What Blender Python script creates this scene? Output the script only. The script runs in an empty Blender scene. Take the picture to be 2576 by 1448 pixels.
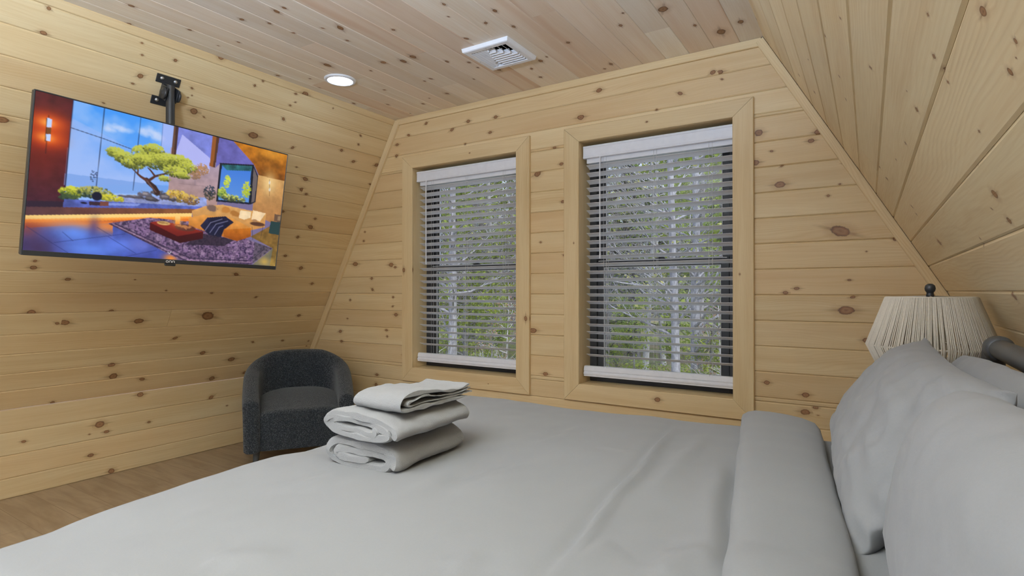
import bpy, math, random
import numpy as np
from mathutils import Vector, Matrix, noise

# ------------------------------------------------------------------ scene, camera, world, light
S = bpy.context.scene
COL = S.collection
D = 3.16                                  # camera to window wall
FOC, YAW, PIT = 1404.3, 0.56847, 0.0054   # focal length in pixels of the 2576-wide frame
H = 0.380 * D                             # camera height above the floor
ZC = H + 0.41805 * D                      # ceiling
XL, XR = -0.97484 * D, -0.14499 * D       # ceiling edges
SL, SR = 1.79974, 1.75974                 # slopes of the two leaning walls
ZK = H - 0.2175 * D                       # top of the knee walls
XKL, XKR = XL - (ZC - ZK) / SL, XR + (ZC - ZK) / SR
YB = -1.9                                 # where the room ends behind the camera

FW = Vector((-math.sin(YAW) * math.cos(PIT), math.cos(YAW) * math.cos(PIT), math.sin(PIT)))
RT = Vector((math.cos(YAW), math.sin(YAW), 0))
UP = RT.cross(FW)
cam = bpy.data.objects.new('camera', bpy.data.cameras.new('camera'))
COL.objects.link(cam)
cam.matrix_world = Matrix(((RT.x, UP.x, -FW.x, 0), (RT.y, UP.y, -FW.y, 0), (RT.z, UP.z, -FW.z, H), (0, 0, 0, 1)))
cam.data.sensor_width = 36
cam.data.lens = 36 * FOC / 2576
cam.data.clip_start = 0.02
S.camera = cam
S.view_settings.view_transform = 'Standard'
S.view_settings.look = 'None'
S.view_settings.exposure = 0.0
S.view_settings.gamma = 1.0
S.view_settings.use_curve_mapping = False
S.cycles.use_denoising = True
S.cycles.use_adaptive_sampling = True
S.cycles.adaptive_threshold = 0.03
S.cycles.max_bounces = 10
S.cycles.diffuse_bounces = 5
S.cycles.transparent_max_bounces = 24
S.cycles.sample_clamp_indirect = 4.0

LAMP = 13.0
UPLIGHT = 205.0       # added uplight, unseen behind the camera, to brighten the ceiling          # emission of the ceiling lights
world = bpy.data.worlds.new('world')
S.world = world
world.use_nodes = True
wn = world.node_tree
wn.nodes.clear()
w_o = wn.nodes.new('ShaderNodeOutputWorld')
w_b = wn.nodes.new('ShaderNodeBackground')
w_t = wn.nodes.new('ShaderNodeTexCoord')
w_s = wn.nodes.new('ShaderNodeSeparateXYZ')
w_r = wn.nodes.new('ShaderNodeValToRGB')
wn.links.new(w_t.outputs['Generated'], w_s.inputs[0])
wn.links.new(w_s.outputs['Z'], w_r.inputs[0])
e = w_r.color_ramp.elements
e[0].position, e[0].color = 0.0, (0.70, 0.80, 1.0, 1)
e[1].position, e[1].color = 0.5, (0.76, 0.85, 1.05, 1)
wn.links.new(w_r.outputs[0], w_b.inputs[0])
w_b.inputs[1].default_value = 1.2
wn.links.new(w_b.outputs[0], w_o.inputs[0])

sun = bpy.data.objects.new('sun', bpy.data.lights.new('sun', 'SUN'))
COL.objects.link(sun)
sun.data.energy = 3.2
sun.data.angle = math.radians(25)
sun.data.color = (1.0, 0.97, 0.92)
sun.rotation_euler = Vector((-0.75, 0.30, -0.95)).to_track_quat('-Z', 'Y').to_euler()

# ------------------------------------------------------------------ helpers
def srgb(r, g, b):
    f = lambda c: (c / 255 / 12.92) if c / 255 <= 0.04045 else ((c / 255 + 0.055) / 1.055) ** 2.4
    return (f(r), f(g), f(b), 1)

class NT:
    """small helper to wire material nodes"""
    def __init__(self, name):
        self.m = bpy.data.materials.new(name)
        self.m.use_nodes = True
        self.t = self.m.node_tree
        self.b = self.t.nodes['Principled BSDF']
    def n(self, kind, **kw):
        x = self.t.nodes.new('ShaderNode' + kind)
        for k, v in kw.items():
            setattr(x, k, v)
        return x
    def put(self, sock, v):
        if isinstance(v, bpy.types.NodeSocket):
            self.t.links.new(v, sock)
        elif v is not None:
            sock.default_value = v
    def math(self, op, a, b=None, c=None):
        x = self.n('Math', operation=op)
        self.put(x.inputs[0], a); self.put(x.inputs[1], b)
        if c is not None: self.put(x.inputs[2], c)
        return x.outputs[0]
    def vec(self, a, b, c):
        x = self.n('CombineXYZ')
        for i, v in enumerate((a, b, c)): self.put(x.inputs[i], v)
        return x.outputs[0]
    def sep(self, v):
        x = self.n('SeparateXYZ'); self.put(x.inputs[0], v); return x.outputs
    def noise(self, v, scale=1, detail=2, rough=0.5, dist=0):
        x = self.n('TexNoise'); self.put(x.inputs['Vector'], v)
        x.inputs['Scale'].default_value = scale; x.inputs['Detail'].default_value = detail
        x.inputs['Roughness'].default_value = rough; x.inputs['Distortion'].default_value = dist
        return x.outputs['Fac']
    def rng(self, v, a, b, c=0, d=1, smooth=True):
        x = self.n('MapRange', interpolation_type='SMOOTHSTEP' if smooth else 'LINEAR')
        self.put(x.inputs['Value'], v)
        for k, q in zip(('From Min', 'From Max', 'To Min', 'To Max'), (a, b, c, d)): self.put(x.inputs[k], q)
        return x.outputs['Result']
    def mix(self, f, a, b, mode='MIX'):
        x = self.n('Mix', data_type='RGBA', blend_type=mode)
        self.put(x.inputs[0], f); self.put(x.inputs[6], a); self.put(x.inputs[7], b)
        return x.outputs[2]
    def bump(self, h, strength, dist):
        x = self.n('Bump'); self.put(x.inputs['Height'], h)
        x.inputs['Strength'].default_value = strength; x.inputs['Distance'].default_value = dist
        self.t.links.new(x.outputs[0], self.b.inputs['Normal'])
    def base(self, c, rough=0.5, spec=0.3, metal=0.0):
        self.put(self.b.inputs['Base Color'], c); self.put(self.b.inputs['Roughness'], rough)
        self.b.inputs['Specular IOR Level'].default_value = spec
        self.b.inputs['Metallic'].default_value = metal
        return self.m

def plain(name, col, rough=0.5, spec=0.3, metal=0.0, vary=0.06, scale=30):
    q = NT(name)
    o = q.n('TexCoord').outputs['Object']
    f = q.noise(o, scale, 3)
    c = q.mix(f, tuple(x * (1 - vary) for x in col[:3]) + (1,), tuple(min(1, x * (1 + vary)) for x in col[:3]) + (1,))
    return q.base(c, rough, spec, metal)

class MB:
    """collects vertices and faces of one mesh"""
    def __init__(self):
        self.v, self.f, self.s, self.mi = [], [], [], []
    def add(self, vs, fs, smooth=False, mi=0):
        o = len(self.v)
        self.v += [tuple(p) for p in vs]
        for q in fs:
            self.f.append([i + o for i in q]); self.s.append(smooth); self.mi.append(mi)
        return self
    def hexa(self, p, mi=0):
        """p: 8 corners, bottom four then top four, counter-clockwise"""
        return self.add(p, [(3, 2, 1, 0), (4, 5, 6, 7), (0, 1, 5, 4), (1, 2, 6, 5), (2, 3, 7, 6), (3, 0, 4, 7)], mi=mi)
    def box(self, c, s, M=None, bev=0.0, mi=0):
        """box with chamfered edges"""
        x, y, z = s[0] / 2, s[1] / 2, s[2] / 2
        vs, fs = [], []
        if bev <= 0:
            vs = [(-x, -y, -z), (x, -y, -z), (x, y, -z), (-x, y, -z), (-x, -y, z), (x, -y, z), (x, y, z), (-x, y, z)]
            fs = [(3, 2, 1, 0), (4, 5, 6, 7), (0, 1, 5, 4), (1, 2, 6, 5), (2, 3, 7, 6), (3, 0, 4, 7)]
        else:
            b = min(bev, x * .9, y * .9, z * .9)
            idx = {}
            for sx in (-1, 1):
                for sy in (-1, 1):
                    for sz in (-1, 1):
                        for k in range(3):
                            p = [sx * (x - b), sy * (y - b), sz * (z - b)]
                            p[k] = (sx * x, sy * y, sz * z)[k]
                            idx[(sx, sy, sz, k)] = len(vs); vs.append(p)
            for k in range(3):
                a, c2 = [(1, 2), (2, 0), (0, 1)][k]
                for sg in (-1, 1):
                    q = []
                    for (u, w) in ((-1, -1), (1, -1), (1, 1), (-1, 1)):
                        sgn = [0, 0, 0]; sgn[k] = sg; sgn[a] = u; sgn[c2] = w
                        q.append(idx[(*sgn, k)])
                    fs.append(q if sg > 0 else q[::-1])
            for k in range(3):          # edges parallel to axis k
                a, c2 = [(1, 2), (2, 0), (0, 1)][k]
                for u in (-1, 1):
                    for w in (-1, 1):
                        s1 = [0, 0, 0]; s2 = [0, 0, 0]
                        s1[k], s2[k] = -1, 1
                        s1[a] = s2[a] = u; s1[c2] = s2[c2] = w
                        q = [idx[(*s1, a)], idx[(*s2, a)], idx[(*s2, c2)], idx[(*s1, c2)]]
                        fs.append(q if u * w < 0 else q[::-1])
            for sx in (-1, 1):
                for sy in (-1, 1):
                    for sz in (-1, 1):
                        q = [idx[(sx, sy, sz, k)] for k in range(3)]
                        fs.append(q if sx * sy * sz > 0 else q[::-1])
        if M is not None: vs = [M @ Vector(p) for p in vs]
        return self.add([(p[0] + c[0], p[1] + c[1], p[2] + c[2]) for p in vs], fs, mi=mi)
    def tube(self, pts, r, n=10, caps=True, mi=0):
        pts = [Vector(p) for p in pts]
        if not hasattr(r, '__len__'): r = [r] * len(pts)
        vs, fs = [], []
        ref = None
        for i, p in enumerate(pts):
            t = (pts[min(i + 1, len(pts) - 1)] - pts[max(i - 1, 0)]).normalized()
            if ref is None:
                ref = Vector((0, 0, 1)) if abs(t.z) < 0.9 else Vector((1, 0, 0))
            a = (ref - t * ref.dot(t)).normalized(); ref = a
            b = t.cross(a)
            for k in range(n):
                w = 2 * math.pi * k / n
                vs.append(p + (a * math.cos(w) + b * math.sin(w)) * r[i])
        for i in range(len(pts) - 1):
            for k in range(n):
                fs.append((i * n + k, i * n + (k + 1) % n, (i + 1) * n + (k + 1) % n, (i + 1) * n + k))
        self.add(vs, fs, True, mi)
        if caps:
            self.add(vs[:n], [tuple(range(n))[::-1]], False, mi)
            self.add(vs[-n:], [tuple(range(n))], False, mi)
        return self
    def lathe(self, prof, c=(0, 0, 0), n=32, M=None, closed=False, smooth=True):
        """prof: (radius, height) from bottom to top"""
        vs, fs = [], []
        for (r, z) in prof:
            for k in range(n):
                w = 2 * math.pi * k / n
                p = Vector((r * math.cos(w), r * math.sin(w), z))
                if M is not None: p = M @ p
                vs.append(p + Vector(c))
        m = len(prof)
        for i in range(m if closed else m - 1):
            j = (i + 1) % m
            for k in range(n):
                fs.append((i * n + k, i * n + (k + 1) % n, j * n + (k + 1) % n, j * n + k))
        if not closed:
            if prof[0][0] > 1e-6: fs.append(tuple(range(n))[::-1])
            if prof[-1][0] > 1e-6: fs.append(tuple(range((m - 1) * n, m * n)))
        return self.add(vs, fs, smooth)
    def grid(self, P, smooth=True, wrap=False, flip=False):
        """P: rows of points"""
        m, n = len(P), len(P[0])
        fs = []
        for i in range(m - 1):
            for j in range(n if wrap else n - 1):
                q = (i * n + j, i * n + (j + 1) % n, (i + 1) * n + (j + 1) % n, (i + 1) * n + j)
                fs.append(q[::-1] if flip else q)
        return self.add([p for row in P for p in row], fs, smooth)
    def build(self, name, mat, parent=None, weld=0.0):
        me = bpy.data.meshes.new(name)
        off = parent.location if parent is not None and not parent.get('_local') else Vector((0, 0, 0))
        if parent is not None and parent.parent is not None and not parent.get('_local'):
            off = off + parent.parent.location
        me.from_pydata([(p[0] - off[0], p[1] - off[1], p[2] - off[2]) for p in self.v], [], self.f)
        for q in (mat if isinstance(mat, (list, tuple)) else [mat]): me.materials.append(q)
        me.polygons.foreach_set('use_smooth', self.s)
        me.polygons.foreach_set('material_index', self.mi)
        me.validate(); me.update()
        o = bpy.data.objects.new(name, me)
        COL.objects.link(o)
        if parent is not None: o.parent = parent
        return o

def tag(o, label, cat, group=None, kind=None):
    o['label'] = label; o['category'] = cat
    if group: o['group'] = group
    if kind: o['kind'] = kind
    return o

def empty(name, loc, label, cat, group=None, kind=None, rz=0.0):
    o = bpy.data.objects.new(name, None); COL.objects.link(o)
    o.location = loc; o.rotation_euler = (0, 0, rz); o.empty_display_size = 0.05
    return tag(o, label, cat, group, kind)

def crom(pts, n=8):
    """dense smooth polyline through points"""
    P = [Vector(p) for p in pts]
    out = []
    for i in range(len(P) - 1):
        a, b, c, d = P[max(i - 1, 0)], P[i], P[i + 1], P[min(i + 2, len(P) - 1)]
        for k in range(n):
            t = k / n
            out.append(0.5 * (2 * b + (c - a) * t + (2 * a - 5 * b + 4 * c - d) * t * t + (3 * b - a - 3 * c + d) * t ** 3))
    out.append(P[-1])
    return out

def sstep(a, b, x):
    t = max(0.0, min(1.0, (x - a) / (b - a)))
    return t * t * (3 - 2 * t)

def nz(x, y, z=0.0):
    return noise.noise(Vector((x, y, z)))

# ------------------------------------------------------------------ materials
def pine(name, light, dark, red, rough=0.42):
    q = NT(name)
    uv = q.n('UVMap', uv_map='board').outputs[0]
    kn = q.n('UVMap', uv_map='knot').outputs[0]
    at = q.n('Attribute', attribute_name='tone')
    tc = q.n('SeparateColor'); q.put(tc.inputs[0], at.outputs['Color'])
    tone, hue, seed = tc.outputs
    u, v, _ = q.sep(uv)
    kx, ky, _ = q.sep(kn)
    sd = q.math('MULTIPLY', seed, 40.0)
    kd0 = q.n('VectorMath', operation='LENGTH'); q.put(kd0.inputs[0], kn); kd0 = kd0.outputs['Value']
    wob = q.noise(q.vec(q.math('MULTIPLY', u, 60), q.math('MULTIPLY', v, 90), sd), 1, 2)
    kd = q.math('ADD', kd0, q.math('MULTIPLY', q.math('SUBTRACT', wob, 0.5), 0.5))
    # the grain bends around a knot
    bend = q.math('MULTIPLY', q.rng(kd0, 0.6, 4.0, 1, 0), q.math('MULTIPLY', q.math('SIGN', ky), 0.006))
    vb = q.math('ADD', v, bend)
    broad = q.noise(q.vec(q.math('MULTIPLY', u, 1.1), q.math('MULTIPLY', vb, 16), sd), 1, 3, 0.55, 0.4)
    fine = q.noise(q.vec(q.math('MULTIPLY', u, 5.0), q.math('MULTIPLY', vb, 210), sd), 1, 2, 0.6)
    drift = q.noise(q.vec(q.math('MULTIPLY', u, 0.9), q.math('MULTIPLY', vb, 5.0), sd), 1, 2, 0.5)
    ph = q.math('ADD', q.math('MULTIPLY', vb, 500.0), q.math('MULTIPLY', drift, 95.0))
    ring = q.math('POWER', q.math('ADD', q.math('MULTIPLY', q.math('SINE', ph), 0.5), 0.5), 2.0)
    ringamt = q.rng(q.noise(q.vec(q.math('MULTIPLY', u, 0.7), q.math('MULTIPLY', v, 7), q.math('ADD', sd, 9.0)), 1, 1), 0.42, 0.7, 0.1, 0.5)
    f = q.math('ADD', q.math('MULTIPLY', q.rng(broad, 0.3, 0.72), 0.62), q.math('MULTIPLY', q.rng(fine, 0.3, 0.7), 0.22))
    f = q.math('ADD', f, q.math('MULTIPLY', ring, q.math('MULTIPLY', ringamt, 0.75)))
    col = q.mix(f, light, dark)
    heart = q.rng(q.noise(q.vec(q.math('MULTIPLY', u, 0.6), q.math('MULTIPLY', v, 9), q.math('ADD', sd, 3.0)), 1, 2), 0.52, 0.66)
    col = q.mix(q.math('MULTIPLY', q.math('ADD', q.math('MULTIPLY', heart, 0.35), 0.65), hue), col, red)
    ts = q.math('ADD', q.math('MULTIPLY', tone, 0.5), 0.75)
    col = q.mix(1.0, col, q.vec(ts, ts, ts), 'MULTIPLY')
    # halo, pitch streak, knot
    halo = q.math('MULTIPLY', q.rng(kd, 0.9, 2.6, 1, 0), 0.32)
    col = q.mix(halo, col, (0.34, 0.17, 0.07, 1))
    st = q.math('MULTIPLY', q.rng(q.math('ABSOLUTE', ky), 0.05, 0.5, 1, 0), q.rng(q.math('ABSOLUTE', kx), 0.9, 3.6, 1, 0))
    col = q.mix(q.math('MULTIPLY', st, q.math('MULTIPLY', fine, 0.75)), col, (0.16, 0.07, 0.025, 1))
    r = q.n('ValToRGB'); q.put(r.inputs[0], q.math('MULTIPLY', kd, 0.8))
    E = r.color_ramp.elements
    E[0].position, E[0].color = 0.0, (0.22, 0.11, 0.05, 1)
    E[1].position, E[1].color = 0.9, (0.15, 0.065, 0.026, 1)
    a = E.new(0.35); a.color = (0.34, 0.18, 0.085, 1)
    a = E.new(0.62); a.color = (0.24, 0.115, 0.05, 1)
    a = E.new(0.76); a.color = (0.10, 0.042, 0.018, 1)
    col = q.mix(q.rng(kd, 0.86, 1.12, 1, 0), col, r.outputs[0])
    q.bump(q.math('ADD', ring, q.math('MULTIPLY', fine, 0.6)), 0.06, 0.002)
    return q.base(col, q.rng(fine, 0.2, 0.8, rough - 0.06, rough + 0.08), 0.32)

M_PINE = pine('knotty pine wall boards', (0.80, 0.645, 0.38, 1), (0.675, 0.49, 0.25, 1), (0.605, 0.405, 0.205, 1))
M_PINEC = pine('knotty pine ceiling boards', (0.92, 0.87, 0.75, 1), (0.80, 0.70, 0.54, 1), (0.68, 0.50, 0.355, 1))
M_PINER = pine('paler knotty pine boards', (0.82, 0.70, 0.46, 1), (0.70, 0.55, 0.33, 1), (0.62, 0.46, 0.28, 1))
M_TRIM = pine('pine trim', (0.78, 0.62, 0.36, 1), (0.66, 0.475, 0.24, 1), (0.60, 0.39, 0.195, 1))

def cloth(name, col, scale, strength, dist, rough=0.9, sheen=0.15):
    q = NT(name)
    o = q.n('TexCoord').outputs['Object']
    f = q.noise(o, scale, 3, 0.7)
    c = q.mix(f, tuple(x * 0.95 for x in col[:3]) + (1,), tuple(min(1, x * 1.03) for x in col[:3]) + (1,))
    q.bump(f, strength, dist)
    m = q.base(c, rough, 0.15)
    q.b.inputs['Sheen Weight'].default_value = sheen
    q.b.inputs['Sheen Roughness'].default_value = 0.5
    return m

M_COTTON = cloth('white cotton bedding', (0.240, 0.2405, 0.243), 260, 0.10, 0.0015)
M_SHEET = cloth('white cotton sheet', (0.25, 0.251, 0.253), 260, 0.10, 0.0015)
M_PILLOW = cloth('white pillow cotton', (0.25, 0.2505, 0.253), 240, 0.12, 0.0015)
M_TERRY = cloth('white terry towel', (0.36, 0.361, 0.363), 460, 0.75, 0.004, 0.95, 0.3)
M_BLACKM = plain('black powder coated steel', (0.028, 0.029, 0.031), 0.38, 0.5)
M_PIPE = plain('dark grey iron pipe', (0.060, 0.062, 0.064), 0.42, 0.5, 0.0, 0.12, 60)
M_ZINC = plain('zinc bolt', (0.62, 0.62, 0.60), 0.3, 0.5, 0.8)
M_WHITEP = plain('white painted metal', (0.88, 0.89, 0.90), 0.45, 0.4)
M_DUCT = plain('dark duct', (0.02, 0.02, 0.02), 0.8, 0.1)
M_VINYL = plain('charcoal window vinyl', (0.036, 0.037, 0.04), 0.45, 0.4)
M_SILVER = plain('pale window gasket', (0.62, 0.63, 0.64), 0.4, 0.4)
M_BLIND = plain('white blind slat', (0.88, 0.90, 0.95), 0.42, 0.35)
M_CORD = plain('white blind cord', (0.72, 0.72, 0.72), 0.8, 0.1)
M_LEG = plain('dark grey leg', (0.075, 0.078, 0.08), 0.5, 0.3)
M_ROPE = plain('natural cotton rope', (0.66, 0.60, 0.50), 0.9, 0.1, 0, 0.14, 160)
M_BULB = plain('frosted bulb', (0.80, 0.82, 0.76), 0.25, 0.5)
M_NIGHT = plain('walnut nightstand', (0.16, 0.09, 0.05), 0.5, 0.3, 0, 0.2, 12)

def fabric_boucle():
    q = NT('charcoal boucle')
    o = q.n('TexCoord').outputs['Object']
    vo = q.n('TexVoronoi'); q.put(vo.inputs['Vector'], o); vo.inputs['Scale'].default_value = 165
    n1 = q.noise(o, 260, 2, 0.7)
    f = q.math('MULTIPLY', q.rng(vo.outputs['Distance'], 0.1, 0.65, 1, 0), q.rng(n1, 0.35, 0.7))
    c = q.mix(f, (0.018, 0.022, 0.026, 1), (0.155, 0.178, 0.20, 1))
    q.bump(f, 0.9, 0.005)
    q.base(c, 0.92, 0.12)
    q.b.inputs['Sheen Weight'].default_value = 0.25
    return q.m
M_CHAIR = fabric_boucle()

def floor_mat():
    q = NT('brown vinyl plank floor')
    o = q.n('TexCoord').outputs['Object']
    x, y, _ = q.sep(o)
    br = q.n('TexBrick'); q.put(br.inputs['Vector'], o)
    br.inputs['Scale'].default_value = 1.0
    br.inputs['Brick Width'].default_value = 1.2; br.inputs['Row Height'].default_value = 0.18
    br.inputs['Mortar Size'].default_value = 0.0012
    br.inputs['Color1'].default_value = (0.40, 0.30, 0.19, 1); br.inputs['Color2'].default_value = (0.45, 0.345, 0.225, 1)
    br.inputs['Mortar'].default_value = (0.17, 0.11, 0.06, 1)
    g = q.noise(q.vec(q.math('MULTIPLY', x, 2.2), q.math('MULTIPLY', y, 14), 0.0), 1, 3, 0.6, 0.6)
    g2 = q.noise(q.vec(q.math('MULTIPLY', x, 6), q.math('MULTIPLY', y, 90), 3.0), 1, 2)
    c = q.mix(q.rng(g, 0.3, 0.75, 0, 0.75), br.outputs['Color'], (0.27, 0.185, 0.105, 1))
    c = q.mix(q.math('MULTIPLY', g2, 0.25), c, (0.17, 0.11, 0.065, 1))
    return q.base(c, 0.38, 0.35)
M_FLOOR = floor_mat()

def emis(name, col, k):
    q = NT(name)
    q.base((0.8, 0.8, 0.8, 1), 0.5)
    q.b.inputs['Emission Color'].default_value = col
    q.b.inputs['Emission Strength'].default_value = k
    return q.m
M_LENS = emis('ceiling light diffuser', (0.74, 0.97, 1.36, 1), LAMP)

def glass_mat():
    q = NT('window glass')
    out = q.t.nodes['Material Output']
    tr = q.n('BsdfTransparent'); tr.inputs[0].default_value = (0.93, 0.95, 0.95, 1)
    gl = q.n('BsdfGlossy'); gl.inputs['Roughness'].default_value = 0.02
    fr = q.n('Fresnel'); fr.inputs[0].default_value = 1.35
    mx = q.n('MixShader'); q.put(mx.inputs[0], fr.outputs[0])
    q.t.links.new(tr.outputs[0], mx.inputs[1]); q.t.links.new(gl.outputs[0], mx.inputs[2])
    q.t.links.new(mx.outputs[0], out.inputs['Surface'])
    return q.m
M_GLASS = glass_mat()

# ------------------------------------------------------------------ board walls
# knots seen on each surface: (along, across, radius in mm)
KN = {
    'gable': [(-0.483, 2.03, 18.8), (-0.211, 1.992, 15.8), (-0.241, 1.953, 12), (-0.422, 1.925, 6.2), (-0.5, 1.875, 16.7), (-0.373, 1.843, 6.1), (-0.383, 1.748, 18.4), (-0.106, 1.823, 4.8), (-0.167, 1.671, 7.5), (-0.117, 1.723, 4.9), (-0.115, 1.493, 29.1), (-0.008, 1.39, 3.8), (-0.078, 1.254, 5.8), (-0.307, 1.214, 9.1), (-0.358, 1.192, 10.2), (-0.065, 1.171, 7.7), (-0.092, 1.107, 23.2), (-0.009, 0.965, 13.3), (0.105, 1.443, 9.3), (-0.27, 0.593, 16), (-0.224, 0.62, 8.9), (-0.213, 0.586, 4.9), (-0.268, 0.679, 14), (-0.447, 0.725, 12.4), (-0.715, 2.396, 13.1), (-0.678, 2.39, 11.9), (-1.387, 2.428, 14.6), (-0.893, 2.315, 11.2), (-1.51, 2.283, 17.4), (-2.386, 2.402, 14.1), (-1.965, 2.492, 5.8), (-2.151, 2.393, 12.3), (-1.028, 2.246, 6.9), (-0.667, 2.349, 5.8), (-2.779, 2.451, 11.9), (-2.955, 2.389, 10.6), (-2.533, 2.366, 12.9), (-2.198, 2.294, 11), (-3.075, 2.333, 12.3), (-3.083, 2.247, 13.9), (-2.414, 2.245, 8.5), (-1.695, 2.12, 10.2), (-1.646, 2.009, 11.4), (-1.821, 1.966, 20.8), (-1.635, 1.768, 11.4), (-1.798, 1.518, 7.8), (-3.429, 1.678, 8), (-3.443, 1.605, 9.7), (-3.54, 1.421, 19.5), (-3.137, 1.404, 18.6), (-3.094, 1.385, 10.8), (-3.342, 1.212, 12.7), (-3.351, 1.301, 12.7), (-3.115, 1.153, 10.2), (-3.119, 1.082, 8.3), (-3.601, 1.127, 10.8), (-3.085, 1.018, 15.4), (-3.634, 0.973, 7.2), (-3.721, 0.864, 14.6), (-3.187, 0.894, 10.3), (-3.179, 0.845, 10.3), (-3.706, 0.782, 12.6), (-3.014, 0.712, 10.1), (-3.292, 0.537, 12.6), (-3.301, 0.457, 17.4), (-3.252, 0.443, 6.9), (-1.762, 0.665, 14.1), (-1.855, 0.942, 18.2), (-1.627, 1.427, 8.3)],
    'left': [(0.988, 0.169, 10.9), (0.99, 0.056, 9), (1.375, 0.068, 5.1), (1.389, 0.125, 5.7), (1.545, 0.098, 9.2), (1.403, 0.231, 13.5), (1.378, 0.28, 5.8), (1.662, 0.215, 6.7), (1.672, 0.254, 4.5), (1.655, 0.271, 4.9), (2.002, 0.091, 8.9), (1.768, 0.003, 13.5), (1.705, 0.338, 20.4), (1.766, 0.355, 5.1), (2.085, 0.388, 22.6), (2.248, 0.236, 11.1), (2.264, 0.139, 7.2), (2.292, 0.11, 5.2), (2.342, 0.038, 15.6), (2.277, 0.058, 7.7), (0.902, 0.606, 16.5), (2.376, 0.404, 10.7), (1.272, 0.416, 4.5), (2.452, 0.53, 6.1), (1.133, 1.329, 8.4), (1.132, 1.369, 12.7), (1.295, 1.436, 11.1), (1.634, 1.432, 3.9), (1.831, 1.507, 5.6), (1.165, 1.647, 19.7), (1.55, 1.651, 12.1), (1.327, 1.72, 18.4), (1.293, 1.723, 9.1), (1.718, 1.73, 20.3), (2.155, 1.711, 36.3), (1.977, 1.879, 12.2), (2.202, 2.023, 17.3), (1.631, 2.05, 17.8), (1.658, 2.142, 25.7), (1.838, 2.193, 13.4), (2.335, 2.265, 21), (2.442, 2.107, 21.3), (2.592, 2.252, 14.2), (1.362, 2.288, 12.1), (2.265, 1.378, 14), (2.553, 0.683, 15.6), (2.597, 0.71, 10.1), (2.55, 0.601, 15.5), (2.618, 0.805, 8.7), (2.728, 0.96, 18), (2.65, 1.051, 13.4), (2.6, 1.211, 11.9), (2.744, 0.889, 10.5), (2.925, 1.443, 12.8), (2.771, 1.308, 18.5), (2.459, 0.867, 9.9), (2.881, 0.193, 7.7), (2.891, 0.26, 8.9), (2.763, 0.336, 11.6), (3.126, 0.377, 15.7), (3.133, 0.539, 8.2), (2.9, 0.395, 12), (2.909, 1.74, 13), (3.099, 2.001, 8.2), (3.098, 2.053, 4.8), (2.474, 1.563, 8.9), (2.574, 1.965, 9.3), (2.839, 1.974, 9.8), (2.133, 1.528, 6.9), (2.579, 0.068, 5.5), (2.044, 0.05, 7.3)],
    'knee': [(1.851, 0.493, 17.7), (2.338, 0.396, 15), (1.613, 0.338, 23.2), (1.651, 0.283, 11.7), (1.556, 0.286, 5.1), (1.906, 0.295, 8.8), (2.463, 0.312, 5.5), (1.227, 0.315, 9.4), (1.563, 0.15, 12.7), (1.679, 0.019, 18.3)],
    'right': [(0.826, 1.152, 6.8), (0.976, 1.072, 3.4), (1.09, 1.129, 6.8), (1.107, 1.142, 3.7), (1.078, 1.102, 4.9), (1.395, 1.096, 6.5), (1.727, 1.089, 5), (1.501, 0.938, 6.3), (1.933, 0.781, 4.8), (1.433, 0.824, 4.4), (1.712, 0.729, 7.5), (2.828, 0.395, 7.2), (2.727, 0.534, 8.6), (0.813, 1.204, 3.9), (0.883, 1.218, 6.7), (1.145, 1.228, 3.2), (2.106, 0.805, 5.2), (1.364, 1.06, 2.4), (0.842, 1.215, 1.8), (2.268, 0.56, 3.4), (2.442, 0.997, 7.3), (2.017, 1.069, 3.6), (2.471, 1.044, 8), (2.392, 1.212, 6.4), (2.366, 1.184, 6.2), (1.322, 1.318, 10.8), (1.361, 1.37, 8.1), (1.704, 1.377, 3.8), (1.733, 1.394, 4.1), (1.414, 1.336, 3.1), (2.343, 1.332, 13.3), (1.813, 1.534, 12.6), (1.296, 1.261, 1.7), (2.897, 0.002, 12.5)],
    'ceil': [(1.302, -3.08, 11.8), (1.995, -1.646, 9.2), (2.096, -1.703, 5.7), (2.329, -1.772, 11), (2.245, -1.588, 10.4), (2.17, -1.482, 11.2), (2.351, -1.492, 9.9), (2.658, -1.344, 12.7), (2.785, -1.584, 13.7), (2.755, -1.528, 6.7), (2.855, -1.686, 9.5), (2.997, -1.705, 12.3), (2.761, -1.857, 14.2), (2.581, -1.944, 10.3), (2.669, -1.945, 7.8), (2.801, -2.072, 6.4), (2.906, -2.377, 13.3), (3.044, -1.261, 11.6), (3.09, -1.32, 9.5), (2.826, -0.725, 9.1), (2.968, -0.63, 24.3), (2.909, -0.526, 15.6), (2.582, -0.809, 26.1), (2.627, -1.037, 10.9), (2.504, -2.043, 11.5), (2.516, -0.981, 7.6), (1.893, -2.233, 16), (2.052, -2.023, 10.1), (2.01, -2.315, 8.4), (2.349, -2.164, 19.1), (2.365, -2.252, 17.2), (2.167, -2.666, 18.6), (2.314, -2.362, 18.4), (2.362, -2.514, 8.1), (2.635, -2.678, 9.4), (2.38, -3.01, 7.8), (2.709, -3.054, 11.2), (2.855, -2.871, 11.3), (3.087, -2.871, 5.9), (2.978, -2.648, 11.2), (2.909, -2.373, 10.6), (2.915, -2.535, 6), (2.661, -2.353, 8.5), (2.652, -2.294, 9.9), (2.51, -2.045, 9.2), (2.247, -2.928, 7.9), (1.848, -2.31, 6), (1.226, -2.877, 11.1), (1.497, -2.892, 10.1), (1.576, -2.568, 12.6), (1.673, -2.491, 8.4), (1.711, -2.817, 7.2), (1.677, -2.95, 5.1), (1.62, -2.356, 12.2), (1.618, -2.296, 9.3), (1.801, -2.48, 6.5), (2.107, -3.051, 12.2)],
}

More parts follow.
